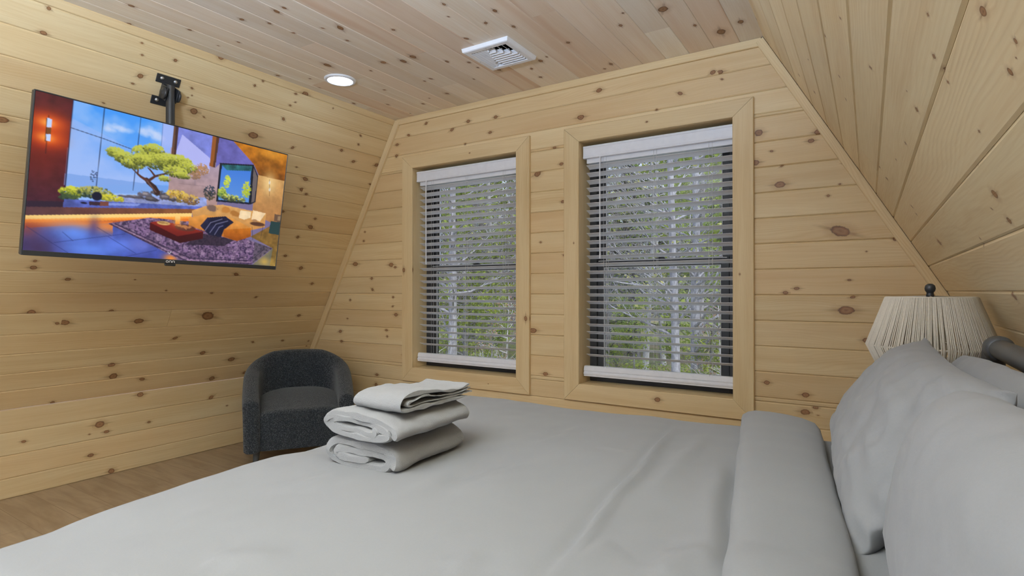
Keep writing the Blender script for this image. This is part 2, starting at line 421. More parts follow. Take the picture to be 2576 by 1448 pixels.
def panel(name, O, A, B, N, rows, knots, mat, seed, tone=(0.3, 0.8), hue=(0.0, 0.35), chamf=0.0055, thick=0.022, extra=2.2, step=0.045):
    """tongue-and-groove boards. rows: (b0, b1, [(a0 at b0, a0 at b1, a1 at b0, a1 at b1), ...])"""
    rnd = random.Random(seed)
    O, A, B, N = Vector(O), Vector(A), Vector(B), Vector(N)
    V, F, UV, KU, TN = [], [], [], [], []
    flip = A.cross(B).dot(N) < 0
    def face(ids, uvs, kn, tn):
        if flip: ids, uvs, kn = ids[::-1], uvs[::-1], kn[::-1]
        F.append(ids); UV.extend(uvs); KU.extend(kn); TN.extend([tn] * len(ids))
    for (b0, b1, pieces) in rows:
        mine = []
        for (ka, kb, kr) in knots:
            if b0 - 0.004 <= kb <= b1 + 0.004:
                el = rnd.uniform(1.0, 1.75); an = rnd.uniform(-0.5, 0.5) if rnd.random() < 0.4 else 0
                mine.append((ka, kb, kr / 1000.0 * .86, el, an))
        for (a00, a01, a10, a11) in pieces:
            alo, ahi = min(a00, a01), max(a10, a11)
            ks = list(mine)
            # knots where the photo shows no board
            for _ in range(int((ahi - alo) * extra * 0.5 + rnd.random())):
                a = rnd.uniform(alo, ahi)
                if a < XTRA.get(name, -9): 
                    ks.append((a, rnd.uniform(b0 + .015, b1 - .015), rnd.choice((.003, .004, .006, .008, .011)), rnd.uniform(1, 1.7), 0))
            tn = (rnd.uniform(*tone), max(0, rnd.uniform(*hue)), rnd.random(), 1)
            if rnd.random() < 0.2: tn = (tn[0], min(1, hue[1] * 1.5), tn[2], 1)
            du, dv = rnd.uniform(0, 30), rnd.uniform(0, 5)
            n = max(1, round((ahi - alo) / step))
            c = min(chamf, (b1 - b0) * 0.3)
            w = b1 - b0
            bs = [b0 + 0.0004, b0 + c, b0 + c + (w - 2 * c) / 3, b0 + c + 2 * (w - 2 * c) / 3, b1 - c, b1 - 0.0004]
            ds = [-c * 0.75, 0, 0, 0, 0, -c * 0.75]
            base = len(V)
            m = len(bs)
            ab = []
            for i in range(n + 1):
                t = i / n
                for j in range(m):
                    s = (bs[j] - b0) / w
                    a = (a00 + (a01 - a00) * s) * (1 - t) + (a10 + (a11 - a10) * s) * t
                    V.append(O + A * a + B * bs[j] + N * ds[j]); ab.append((a, bs[j]))
            bk = len(V)
            for (s, t) in ((0, 0), (0, 1), (1, 1), (1, 0)):
                a = (a00 + (a01 - a00) * s) * (1 - t) + (a10 + (a11 - a10) * s) * t
                V.append(O + A * a + B * (b0 + s * w) - N * thick); ab.append((a, b0 + s * w))
            def put(ids):
                ca = sum(ab[i][0] for i in ids) / len(ids); cb = sum(ab[i][1] for i in ids) / len(ids)
                best, bd = None, 1e9
                for k in ks:
                    dd = math.hypot(ca - k[0], (cb - k[1]) * 1.4) - 0.9 * k[2]
                    if dd < bd: bd, best = dd, k
                uvs = [(ab[i][0] + du, ab[i][1] - b0 + dv) for i in ids]
                kn = []
                for i in ids:
                    if best is None: kn.append((9.0, 9.0)); continue
                    x, y = ab[i][0] - best[0], ab[i][1] - best[1]
                    ca_, sa_ = math.cos(best[4]), math.sin(best[4])
                    x, y = x * ca_ + y * sa_, -x * sa_ + y * ca_
                    kn.append((x / (best[2] * best[3]), y / best[2]))
                face([i + base for i in ids], uvs, kn, tn)
            for i in range(n):
                for j in range(m - 1):
                    put((i * m + j, (i + 1) * m + j, (i + 1) * m + j + 1, i * m + j + 1))
            q = bk - base
            put((q + 0, q + 3, q + 2, q + 1))
            put(tuple([i * m for i in range(n, -1, -1)] + [q, q + 1]))
            put(tuple([i * m + m - 1 for i in range(n + 1)] + [q + 2, q + 3]))
            put(tuple([j for j in range(m)] + [q + 3, q]))
            put(tuple([n * m + j for j in range(m - 1, -1, -1)] + [q + 1, q + 2]))
    me = bpy.data.meshes.new(name)
    me.from_pydata([tuple(p) for p in V], [], F)
    u1 = me.uv_layers.new(name='board'); u2 = me.uv_layers.new(name='knot')
    u1.data.foreach_set('uv', np.array(UV, dtype=np.float32).ravel())
    u2.data.foreach_set('uv', np.array(KU, dtype=np.float32).ravel())
    ca = me.color_attributes.new('tone', 'FLOAT_COLOR', 'CORNER')
    ca.data.foreach_set('color', np.array(TN, dtype=np.float32).ravel())
    me.materials.append(mat)
    me.update()
    o = bpy.data.objects.new(name, me); COL.objects.link(o)
    return o

XTRA = {'wall_left': 0.35, 'wall_right': 0.8, 'ceiling': 0.9, 'wall_knee_left': 0.3, 'wall_knee_right': 9, 'wall_far': -99}
def cuts(rnd, a0, a1, fixed=()):
    xs = [a0] + list(fixed) + [a1]
    return [(xs[i] + .0006 * (i > 0), xs[i] + .0006 * (i > 0), xs[i + 1] - .0006 * (i < len(xs) - 2), xs[i + 1] - .0006 * (i < len(xs) - 2)) for i in range(len(xs) - 1)]

rr = random.Random(5)
# left leaning wall: boards along Y, counted down the slope
dl = Vector((-1 / SL, 0, -1)).normalized(); nl = Vector((-dl.z, 0, dl.x)); nl = nl if nl.x > 0 else -nl
LEN_L = (ZC - ZK) / -dl.z
seams = [0.0, 0.046, 0.178, 0.3134, 0.4527, 0.5824, 0.723, 0.8557]
while seams[-1] < 1.3: seams.append(seams[-1] + 0.1341)
seams = [s for s in seams if s < 1.36] + [1.3923, 1.5246, 1.6552, 1.788, 1.9159, 2.0471, 2.1649, LEN_L]
rows = []
for i in range(len(seams) - 1):
    fx = [rr.uniform(-1.4, 0.4)] if rr.random() < 0.6 else []
    if i == 13: fx = [1.9]
    rows.append((seams[i], seams[i + 1], cuts(rr, YB, D + .03, fx)))
tag(panel('wall_left', (XL, 0, ZC), (0, 1, 0), dl, nl, rows, KN['left'], M_PINE, 11, (0.42, 0.66), (0.0, 0.4)),
    'leaning knotty pine board wall behind the television', 'wall', kind='structure')
rows = [(a, b, cuts(rr, YB, D + .03)) for a, b in ((-ZK, -0.3808), (-0.3808, -0.248), (-0.248, -0.1154), (-0.1154, 0.0))]
tag(panel('wall_knee_left', (XKL, 0, 0), (0, 1, 0), (0, 0, -1), (1, 0, 0), rows, [(a, -b, r) for a, b, r in KN['knee']], M_PINE, 12, (0.42, 0.66), (0.0, 0.4)),
    'short upright pine wall along the floor under the television wall', 'wall', kind='structure')
# right leaning wall
dr = Vector((1 / SR, 0, -1)).normalized(); nr = Vector((dr.z, 0, -dr.x)); nr = nr if nr.x < 0 else -nr
LEN_R = (ZC - ZK) / -dr.z
seams = [0.0, 0.0531, 0.1852, 0.3222, 0.46, 0.5893, 0.7234, 0.8578, 0.9893, 1.1252, 1.2583, 1.3917, 1.5224, 1.655, 1.788, 1.921, 2.054, 2.187, LEN_R]
seams = [s for s in seams if s < LEN_R - 0.03] + [LEN_R]
rows = []
for i in range(len(seams) - 1):
    fx = [rr.uniform(-1.3, 0.9)] if rr.random() < 0.7 else []
    if i == 7: fx = [2.58]
    rows.append((seams[i], seams[i + 1], cuts(rr, YB, D + .03, fx)))
tag(panel('wall_right', (XR, 0, ZC), (0, 1, 0), dr, nr, rows, KN['right'], M_PINER, 21, (0.44, 0.68), (0.0, 0.22)),
    'leaning knotty pine board wall over the head of the bed', 'wall', kind='structure')
n = 4
rows = [(-ZK + k * ZK / n, -ZK + (k + 1) * ZK / n, cuts(rr, YB, D + .03)) for k in range(n)]
tag(panel('wall_knee_right', (XKR, 0, 0), (0, 1, 0), (0, 0, -1), (-1, 0, 0), rows, [], M_PINE, 22),
    'short upright pine wall under the sloping wall behind the bed', 'wall', kind='structure')
# ceiling, counted along X
seams = [XL - .012] + [-2.338 - 0.1355 * k for k in range(5, -1, -1)] + [-2.2, -2.0593, -1.9226, -1.7862, -1.6456, -1.5107, -1.3768, -1.24, -1.105, -0.9681, -0.8372, -0.705, -0.572, XR + .012]
rows = []
for i in range(len(seams) - 1):
    fx = [rr.uniform(0.6, 2.9)] if rr.random() < 0.5 else []
    rows.append((seams[i], seams[i + 1], cuts(rr, YB, D + .03, fx)))
tag(panel('ceiling', (0, 0, ZC), (0, 1, 0), (1, 0, 0), (0, 0, -1), rows, KN['ceil'], M_PINEC, 31, (0.36, 0.74), (0.0, 0.85), 0.003),
    'flat knotty pine board ceiling', 'ceiling', kind='structure')
# window wall
Z1, Z2 = 0.625, 2.128                     # window openings
W1 = (-2.9015, -1.9776)
W2 = (-1.5150, -0.6110)
z0 = H + 0.2888 * D
zs = sorted([z0 + 0.1333 * k for k in range(-16, 4) if 0.02 < z0 + 0.1333 * k < ZC - 0.02] + [0.0, ZC], reverse=True)
lx = lambda z: ((XL - (ZC - z) / SL) if z > ZK else XKL) - 0.01
rx = lambda z: ((XR + (ZC - z) / SR) if z > ZK else XKR) + 0.01
rows = []
def wallrow(za, zb):
    """boards between the heights za > zb"""
    full = [(lx(za), lx(zb), rx(za), rx(zb))]
    if zb < Z2 - 1e-6 and za > Z1 + 1e-6:
        full = [(lx(za), lx(zb), W1[0] - .003, W1[0] - .003), (W1[1] + .003, W1[1] + .003, W2[0] - .003, W2[0] - .003), (W2[1] + .003, W2[1] + .003, rx(za), rx(zb))]
    rows.append((-za, -zb, full))
for za, zb in zip(zs[:-1], zs[1:]):
    br = sorted([z for z in (Z1, Z2) if zb + .004 < z < za - .004], reverse=True)
    pts = [za] + br + [zb]
    for p, q in zip(pts[:-1], pts[1:]): wallrow(p, q)
tag(panel('wall_far', (0, D, 0), (1, 0, 0), (0, 0, -1), (0, -1, 0), rows, [(a, -b, r) for a, b, r in KN['gable']], M_PINE, 41, (0.40, 0.62), (0.05, 0.5)),
    'knotty pine board gable wall holding the two windows', 'wall', kind='structure')
fl = MB()
fl.box(((XKL + XKR) / 2, (YB + D) / 2 + .03, -0.02), (XKR - XKL + .08, D - YB + .06, 0.04))
tag(fl.build('floor', M_FLOOR), 'brown wood-look plank floor', 'floor', kind='structure')

def wood_mesh(mb, name, mat, parent=None, axis=0, seed=0, tone=0.5, hue=0.15, knots=()):
    """gives a plain piece of wood the board coordinates of the pine material: grain along the given axis"""
    o = mb.build(name, mat, parent)
    me = o.data
    u1 = me.uv_layers.new(name='board'); u2 = me.uv_layers.new(name='knot')
    off = parent.location if parent is not None else Vector((0, 0, 0))
    rnd = random.Random(seed)
    du, dv = rnd.uniform(0, 30), rnd.uniform(0, 5)
    uv, kn = [], []
    d = Vector(axis).normalized() if hasattr(axis, '__len__') else Vector([1 if k == axis else 0 for k in range(3)])
    for p in me.polygons:
        nn = p.normal
        s = d.cross(nn)
        if s.length < 0.2: s = d.orthogonal()
        s.normalize()
        c = p.center + off
        best = min(knots, key=lambda k: (Vector(k[:3]) - c).length, default=None)
        for li in p.loop_indices:
            v = me.vertices[me.loops[li].vertex_index].co + off
            uv.append((v.dot(d) + du, v.dot(s) + dv))
            if best is None: kn.append((9, 9))
            else:
                w = v - Vector(best[:3]); kn.append((w.dot(d) / (best[3] * 1.3), w.dot(s) / best[3]))
    u1.data.foreach_set('uv', np.array(uv, dtype=np.float32).ravel())
    u2.data.foreach_set('uv', np.array(kn, dtype=np.float32).ravel())
    ca = me.color_attributes.new('tone', 'FLOAT_COLOR', 'CORNER')
    ca.data.foreach_set('color', np.array([(tone, hue, rnd.random(), 1)] * len(uv), dtype=np.float32).ravel())
    return o

# corner strips on the window wall
def strip(name, p, q, side, w, t, label, seed):
    """flat strip on the window wall from p to q (x, z), w wide towards side"""
    p, q, sd = Vector((p[0], D, p[1])), Vector((q[0], D, q[1])), Vector((side[0], 0, side[1])).normalized() * w
    b = Vector((0, -t, 0))
    bv = Vector((0, 0, 0))
    m = MB()
    e = (q - p).normalized() * 0.0
    A = [p, q, q + sd, p + sd]
    k = 0.003
    n1 = (q - p).normalized()
    inner = [p + b, q + b, q + sd + b - sd.normalized() * k, p + sd + b - sd.normalized() * k]
    mid = [p + sd + b + Vector((0, k, 0)), q + sd + b + Vector((0, k, 0))]
    vs = A + inner + mid
    fs = [(0, 1, 2, 3), (4, 7, 6, 5), (3, 2, 9, 8), (8, 9, 6, 7), (0, 4, 5, 1), (0, 3, 8, 7, 4), (1, 5, 6, 9, 2)]
    m.add(vs, fs)
    o = wood_mesh(m, name, M_TRIM, None, q - p, seed, 0.58, 0.05)
    return tag(o, label, 'trim', kind='structure')
strip('trim_1', (XL + .002, ZC - .002), (lx(ZK) + .012, ZK), (SL, -1), 0.047, 0.019, 'pine corner strip sloping down the left end of the window wall', 1)
strip('trim_2', (XR - .002, ZC - .002), (rx(ZK) - .012, ZK), (-SR, -1), 0.040, 0.019, 'pine corner strip sloping down the right end of the window wall', 2)
strip('trim_3', (XR - .012, ZC - .001), (XL + .012, ZC - .001), (0, -1), 0.043, 0.017, 'narrow pine strip between the window wall and the ceiling', 3)

# ------------------------------------------------------------------ windows
def window(name, x0, x1, label, seed):
    root = empty(name, ((x0 + x1) / 2, D, Z1), label, 'window', kind='structure')
    cw, ct = 0.105, 0.019
    # mitred casing boards
    o0, o1, zl, zh = x0 - cw, x1 + cw, Z1 - cw, Z2 + cw - 0.012
    yf = D - ct
    def board(a, b, c, d, axis, k, kn=()):
        """a-b outer edge, d-c inner edge, (x, z) each"""
        m = MB()
        g = .0009
        ux, uz = (b[0] > a[0]) - (b[0] < a[0]), (b[1] > a[1]) - (b[1] < a[1])
        a, d = (a[0] + ux * g, a[1] + uz * g), (d[0] + ux * g, d[1] + uz * g)
        b, c = (b[0] - ux * g, b[1] - uz * g), (c[0] - ux * g, c[1] - uz * g)
        P = lambda q, y: (q[0], y, q[1])
        e = 0.003
        def inset(q, r): return (q[0] + (r[0] - q[0]) * e / cw, q[1] + (r[1] - q[1]) * e / cw)
        f = [inset(a, d), inset(b, c), inset(c, b), inset(d, a)]
        vs = [P(q, D) for q in (a, b, c, d)] + [P(q, yf + e) for q in (a, b, c, d)] + [P(q, yf) for q in f]
        m.add(vs, [(8, 9, 10, 11), (4, 5, 9, 8), (6, 7, 11, 10), (0, 1, 5, 4), (2, 3, 7, 6), (1, 2, 6, 5), (3, 0, 4, 7), (5, 6, 10, 9), (7, 4, 8, 11)])
        wood_mesh(m, 'casing_board', M_TRIM, root, axis, seed * 10 + k, 0.5 + 0.05 * ((k * 7 + seed) % 3 - 1), 0.06 + 0.1 * (k % 2), kn)
    board((o0, zh), (o1, zh), (x1, Z2), (x0, Z2), 0, 1, KC[seed][0])
    board((o1, zh), (o1, zl), (x1, Z1), (x1, Z2), 2, 2, KC[seed][1])
    board((o1, zl), (o0, zl), (x0, Z1), (x1, Z1), 0, 3, KC[seed][2])
    board((o0, zl), (o0, zh), (x0, Z2), (x0, Z1), 2, 4, KC[seed][3])
    # wooden lining of the opening
    yb, t = D + 0.145, 0.016
    def lining(c, s, ax, k):
        wood_mesh(MB().box(c, s, bev=.0015), 'jamb', M_TRIM, root, ax, seed * 20 + k, 0.56, 0.05)
    yc, dy = (D + yb + .09) / 2, yb + .09 - D
    lining((x0 - t / 2, yc, (Z1 + Z2) / 2), (t, dy, Z2 - Z1 + 2 * t), 2, 1)
    lining((x1 + t / 2, yc, (Z1 + Z2) / 2), (t, dy, Z2 - Z1 + 2 * t), 2, 2)
    lining(((x0 + x1) / 2, yc, Z2 + t / 2), (x1 - x0, dy, t), 0, 3)
    lining(((x0 + x1) / 2, yc, Z1 - t / 2), (x1 - x0, dy, t), 0, 4)
    # charcoal frame, two sashes, glass
    def ring(name2, xa, xb, za, zb, wx, wt, wb, y0, y1, mat=M_VINYL):
        m = MB()
        yc, dy = (y0 + y1) / 2, y1 - y0
        m.box((xa + wx / 2, yc, (za + zb) / 2), (wx, dy, zb - za), bev=.002)
        m.box((xb - wx / 2, yc, (za + zb) / 2), (wx, dy, zb - za), bev=.002)
        m.box(((xa + xb) / 2, yc, zb - wt / 2), (xb - xa - 2 * wx, dy, wt), bev=.002)
        m.box(((xa + xb) / 2, yc, za + wb / 2), (xb - xa - 2 * wx, dy, wb), bev=.002)
        return m.build(name2, mat, root)
    ring('frame', x0, x1, Z1, Z2, 0.048, 0.045, 0.040, yb, yb + .085)
    zm = 1.375
    sx0, sx1 = x0 + .050, x1 - .050
    lo = ring('lower_sash', sx0 + .001, sx1 - .001, Z1 + .041, zm + .02, 0.044, 0.042, 0.05, yb + .008, yb + .036)
    up = ring('upper_sash', sx0 + .001, sx1 - .001, zm - .02, Z2 - .047, 0.042, 0.042, 0.040, yb + .042, yb + .070)
    def gasket(par, xa, xb, za, zb, y):
        m = MB()
        w = .004
        for c, s in (((xa + w / 2, y, (za + zb) / 2), (w, .006, zb - za)), ((xb - w / 2, y, (za + zb) / 2), (w, .006, zb - za)),
                     (((xa + xb) / 2, y, zb - w / 2), (xb - xa - 2 * w, .006, w)), (((xa + xb) / 2, y, za + w / 2), (xb - xa - 2 * w, .006, w))):
            m.box(c, s)
        m.build('gasket', M_SILVER, par)
    g0, g1 = sx0 + .044, sx1 - .044
    gasket(lo, g0 + .0015, g1 - .0015, Z1 + .0925, zm - .0235, yb + .011)
    gasket(up, g0 + .0, g1 - .0, zm + .0215, Z2 - .0905, yb + .045)
    MB().box(((g0 + g1) / 2, yb + .024, (Z1 + .092 + zm - .022) / 2), (g1 - g0, .004, zm - .022 - Z1 - .092)).build('glass_pane', M_GLASS, lo)
    MB().box(((g0 + g1) / 2, yb + .057, (zm + .02 + Z2 - .089) / 2), (g1 - g0, .004, Z2 - .089 - zm - .02)).build('glass_pane', M_GLASS, up)
    m = MB()
    m.box(((x0 + x1) / 2, yb + .030, zm + .025), (.055, .022, .010), bev=.003)
    m.box(((x0 + x1) / 2 + .008, yb + .022, zm + .033), (.035, .012, .007), bev=.003)
    m.build('sash_lock', M_VINYL, root)
    m = MB()
    m.box(((x0 + x1) / 2, yb + .003, zm + .016), (sx1 - sx0 - .02, .008, .005), bev=.001)
    m.build('sash_trim', M_SILVER, lo)
    return root
kc = lambda x, z, r: (x, D - .019, z, r)
KC = {1: ([kc(-2.36, 2.17, .004)], [kc(-1.935, 2.05, .011), kc(-1.90, 1.02, .012)], [kc(-2.86, .585, .010), kc(-2.2, .565, .003)], [kc(-2.985, 1.36, .013), kc(-2.94, .70, .008)]),
      2: ([kc(-1.08, 2.18, .005)], [kc(-.545, 2.05, .003), kc(-.56, 1.62, .005), kc(-.575, 1.29, .004)], [kc(-1.02, .58, .013)], [kc(-1.60, 2.19, .009), kc(-1.56, .92, .006), kc(-1.55, 1.5, .004)])}
window('window_1', W1[0], W1[1], 'narrower-looking left window in pine casing with charcoal sashes', 1)
window('window_2', W2[0], W2[1], 'nearer right window in pine casing with charcoal sashes', 2)

def blind(x0, x1, label):
    zt, zb = 2.106, 0.668
    yc = D + 0.062
    root = empty('window_blind', ((x0 + x1) / 2, yc, zt), label, 'blind', 'white slatted blinds in the two windows')
    a, b = x0 + .026, x1 - .006
    va, vb = x0 + .012, x1 - .004
    w = (va + vb) / 2, vb - va
    yv = D + .022
    m = MB()                                       # valance with moulded edges
    prof = [(0, 0), (-.004, .003), (-.004, .010), (-.001, .014), (-.001, .062), (-.004, .066), (-.004, .074), (0, .078), (.009, .078), (.009, 0)]
    P = []
    for x in (va, vb):
        P.append([(x, yv + p[0], 2.026 + p[1]) for p in prof])
    m.grid(P, False, True)
    k = len(prof)
    m.add(P[0], [tuple(range(k))]); m.add(P[1], [tuple(range(k))[::-1]])
    m.box((va + .004, yv + .029, 2.065), (.008, .04, .078), bev=.001)
    m.build('valance', M_BLIND, root)
    m = MB(); m.box(((a + b) / 2, yc + .004, 2.024), (b - a, .052, .052), bev=.002); m.build('headrail', M_BLIND, root)
    # slats, room edge a little higher
    n, pitch, ztop = 28, 0.0472, 1.978
    tl = math.radians(21)
    m = MB()
    for i in range(n):
        z = ztop - i * pitch
        if z < zb + .09: break
        R = Matrix.Rotation(-tl, 4, 'X')
        R = R @ Matrix.Translation((0, 0, 0))
        rows = []
        for yy in (-.0255, -.0235, -.010, .010, .0235, .0255):
            crown = .0016 * (1 - (yy / .0255) ** 2)
            th = .0004 if abs(yy) > .0254 else .0014
            rows.append((yy, crown, th))
        ring = [(y, c + t) for y, c, t in rows] + [(y, c - t) for y, c, t in rows[::-1]]
        Q = []
        for x in (a, b):
            Q.append([Vector((x, 0, 0)) + Vector((0, yc, z)) + R.to_3x3() @ Vector((0, y, zz)) for y, zz in ring])
        m.grid(Q, False, True)
        kk = len(ring)
        m.add(Q[0], [tuple(range(kk))]); m.add(Q[1], [tuple(range(kk))[::-1]])
    zlast = ztop - (i - 1) * pitch
    m.build('slats', M_BLIND, root)
    m = MB()                                       # moulded bottom rail
    prof = [(0, 0), (-.006, .002), (-.006, .010), (-.010, .014), (-.010, .022), (-.004, .027), (-.004, .034), (-.007, .037), (-.003, .056), (.002, .064), (.030, .064), (.034, .05), (.034, 0)]
    P = [[(x, yc - .020 + p[0], zb + p[1]) for p in prof] for x in (x0 + .008, x1 - .004)]
    m.grid(P, False, True); k = len(prof)
    m.add(P[0], [tuple(range(k))]); m.add(P[1], [tuple(range(k))[::-1]])
    m.build('bottom_rail', M_BLIND, root)
    for t in (.14, .5, .86):                       # ladder and lift cords
        x = a + (b - a) * t
        m = MB()
        m.tube([(x - .006, yc - .0265, 2.05), (x - .006, yc - .0265, zb + .06)], .0007, 5)
        m.tube([(x + .012, yc - .0265, 2.05), (x + .012, yc - .0265, zb + .06)], .0007, 5)
        m.tube([(x + .003, yc + .0265, 2.05), (x + .003, yc + .0265, zb + .06)], .0007, 5)
        m.build('ladder_cord', M_CORD, root)
    m = MB()                                       # tilt wand
    xw = x0 + (.125 if x0 > -2 else .105)
    m.tube([(xw, D + .022, 2.04), (xw, D + .018, 1.96), (xw, D + .020, 1.415)], .0042, 8)
    m.tube([(xw, D + .020, 1.43), (xw, D + .020, 1.40)], .0055, 8)
    m.build('tilt_wand', M_BLIND, root)
    return root
blind(W1[0], W1[1], 'white slatted blind hanging in the left window by the corner')
blind(W2[0], W2[1], 'white slatted blind hanging in the right window beside the bed')

# ------------------------------------------------------------------ ceiling lights and the air vent
def downlight(x, y, label):
    r = empty('ceiling_light', (x, y, ZC), label, 'ceiling light', 'flush round ceiling lights')
    m = MB()
    m.lathe([(.075, -.0005), (.097, -.0005), (.097, -.003), (.094, -.009), (.078, -.012), (.075, -.008)], (x, y, ZC), 48, closed=True)
    m.build('trim_ring', M_WHITEP, r)
    m = MB()
    m.lathe([(.0748, -.0015), (.0748, -.0085), (.04, -.0098), (.0001, -.0102)], (x, y, ZC), 48)
    m.build('diffuser', M_LENS, r)
downlight(-2.78, 2.357, 'lit round white ceiling light near the television wall')
downlight(-0.76, 2.357, 'lit round ceiling light over the lamp side of the bed')
downlight(-2.78, 0.15, 'lit round ceiling light over the floor at the foot of the bed')
downlight(-0.76, 0.15, 'lit round ceiling light over the near side of the bed')

def vent():
    cx, cy = -1.722, 2.566
    r = empty('ceiling_vent', (cx, cy, ZC), 'square white metal air vent with angled louvers in the ceiling', 'vent')
    h, hi, dz = .150, .112, .020
    m = MB()
    def rect(k, z): return [(cx - k, cy - k, ZC - z), (cx + k, cy - k, ZC - z), (cx + k, cy + k, ZC - z), (cx - k, cy + k, ZC - z)]
    rows = [rect(h, .0005), rect(h - .004, dz), rect(h - .010, dz + .003), rect(hi + .004, dz + .003), rect(hi, dz), rect(hi, .0005)]
    m.grid(rows, False, True, True)
    m.build('frame', M_WHITEP, r)
    m = MB(); m.add(rect(hi, .0012), [(0, 1, 2, 3)]); m.box((cx, cy, ZC - .0008), (.2, .2, .0008)); m.build('duct', M_DUCT, r)
    zt, zl = ZC - .004, ZC - dz - .001
    m = MB()
    def blade(p, q, lean):
        """slanted louver from p to q, leaning towards lean"""
        p, q, l = Vector((cx + p[0] * hi, cy + p[1] * hi, 0)), Vector((cx + q[0] * hi, cy + q[1] * hi, 0)), Vector((lean[0], lean[1], 0)) * .019
        a0, a1 = p + Vector((0, 0, zl)), q + Vector((0, 0, zl))
        b0, b1 = p + l + Vector((0, 0, zt)), q + l + Vector((0, 0, zt))
        t = Vector((lean[0], lean[1], 0)) * .0022
        lip = Vector((0, 0, -.002))
        m.hexa([a0 + lip, a1 + lip, a1 + lip + t, a0 + lip + t, b0, b1, b1 + t, b0 + t])
    for k in range(8):                              # louvers along X, their left ends on a slant
        y = -.72 + k * .225
        xl = -.18 - .52 * k / 7 if k < 5 else -.55 - (.0 if k < 6 else .1) + .28 * (k - 4) / 3
        xr = -.10 + .27 * k if k < 4 else .98
        blade((xl, y), (min(xr, .98), y), (0, -1))
    for k in range(4):                              # short louvers along Y on the right
        x = .02 + k * .27
        blade((x, -.97), (x, -.74 + .24 * k), (-1, 0))
    for k in range(5):                              # long louvers along Y on the left
        x = -.95 + k * .17
        blade((x, -.97), (x, .95 - .0 * k if k < 2 else .9 - .38 * (k - 1)), (1, 0))
    m.build('louvers', M_WHITEP, r)
    for sx, sy in ((0, -1), (0, 1), (-1, 0), (1, 0)):
        m = MB(); m.lathe([(.004, -.0235), (.003, -.0245), (.0001, -.0248)], (cx + sx * .130, cy + sy * .130, ZC), 10)
        m.build('screw', M_ZINC, r)
vent()

# ------------------------------------------------------------------ television and its wall mount
TVC = Vector((-3.030, 1.508, 1.695))
ty, tt, tr_ = math.radians(.076), math.radians(8.149), math.radians(-1.158)
E1 = Vector((math.sin(ty), math.cos(ty), 0))
TN = Vector((math.cos(ty) * math.cos(tt), -math.sin(ty) * math.cos(tt), -math.sin(tt)))
E2 = E1.cross(TN)
if E2.z < 0: E2 = -E2
E1, E2 = E1 * math.cos(tr_) + E2 * math.sin(tr_), E2 * math.cos(tr_) - E1 * math.sin(tr_)
TW, TH = 1.23, 1.23 / 1.735
def tvp(a, b, n): return TVC + E1 * a + E2 * b + TN * n
TM = Matrix((E1, E2, TN)).transposed()
tv = empty('television', TVC, 'large flat television showing a sunlit lounge with a tree, on the leaning wall', 'television')
def tvbox(m, a, b, n, s, bev=.002): return m.box(tvp(a, b, n), s, TM, bev)
m = MB(); tvbox(m, 0, 0, -.016, (TW, TH, .026), .004); m.build('back_panel', M_BLACKM, tv)
m = MB(); tvbox(m, 0, -.10, -.048, (.78, .40, .040), .014); m.build('rear_housing', M_BLACKM, tv)
m = MB()
bx, bt, bb = .0055, .006, .022
tvbox(m, -TW / 2 + bx / 2, 0, -.001, (bx, TH, .008)); tvbox(m, TW / 2 - bx / 2, 0, -.001, (bx, TH, .008))
tvbox(m, 0, TH / 2 - bt / 2, -.001, (TW - 2 * bx, bt, .008)); tvbox(m, 0, -TH / 2 + bb / 2, -.001, (TW - 2 * bx, bb, .008))
m.build('bezel', M_BLACKM, tv)
m = MB(); tvbox(m, .0, -TH / 2 - .006, -.006, (.055, .014, .012), .004); m.build('receiver', M_BLACKM, tv)
# maker's mark on the lower bezel: three round letters
m = MB()
def stroke(pts, r=.0015): m.tube([tvp(a, b, .0036) for a, b in pts], r, 6)
lx0, ly0, q = -.020, -TH / 2 + .0105, .0052
stroke([(lx0 + q * math.cos(t * math.pi / 8), ly0 + q * math.sin(t * math.pi / 8)) for t in range(17)])
for k in (1, 2):
    c = lx0 + k * .0155
    stroke([(c - q, ly0 - q)] + [(c + q * math.cos(math.pi * (1 - t / 8)), ly0 + .0005 + (q - .0005) * math.sin(math.pi * (1 - t / 8))) for t in range(9)] + [(c + q, ly0 - q)])
m.build('logo', emis('pale lettering', (0.8, 0.8, 0.8, 1), 0.0), tv)
# the picture on the screen, 1000 wide: drawn into the colours of a fine grid
PW, PH = 520, 294
GX, GY = np.meshgrid((np.arange(PW) + .5) / PW * 1000, (np.arange(PH) + .5) / PH * 566)
IMG = np.zeros((PH, PW, 3))
RS = np.random.RandomState(3)
def fbm(fx, fy, seed, octs=4):
    r = np.random.RandomState(seed); out = np.zeros((PH, PW)); amp, tot = 1.0, 0
    for o in range(octs):
        nx, ny = int(fx * 2 ** o) + 2, int(fy * 2 ** o) + 2
        g = r.rand(ny, nx)
        x, y = np.linspace(0, nx - 1.001, PW), np.linspace(0, ny - 1.001, PH)
        xi, yi = x.astype(int), y.astype(int); xf, yf = x - xi, (y - yi)[:, None]
        xf = xf * xf * (3 - 2 * xf); yf = yf * yf * (3 - 2 * yf)
        a = g[yi][:, xi] * (1 - xf) + g[yi][:, xi + 1] * xf
        b = g[yi + 1][:, xi] * (1 - xf) + g[yi + 1][:, xi + 1] * xf
        out += amp * (a * (1 - yf) + b * yf); tot += amp; amp *= .5
    return out / tot
N1, N2, N3 = fbm(40, 24, 1), fbm(90, 50, 2, 3), fbm(8, 5, 3)
N4, N5 = fbm(150, 90, 4, 2), fbm(26, 60, 5, 3)
def pts(s): return [tuple(float(v) for v in p.split(',')) for p in s.split()]
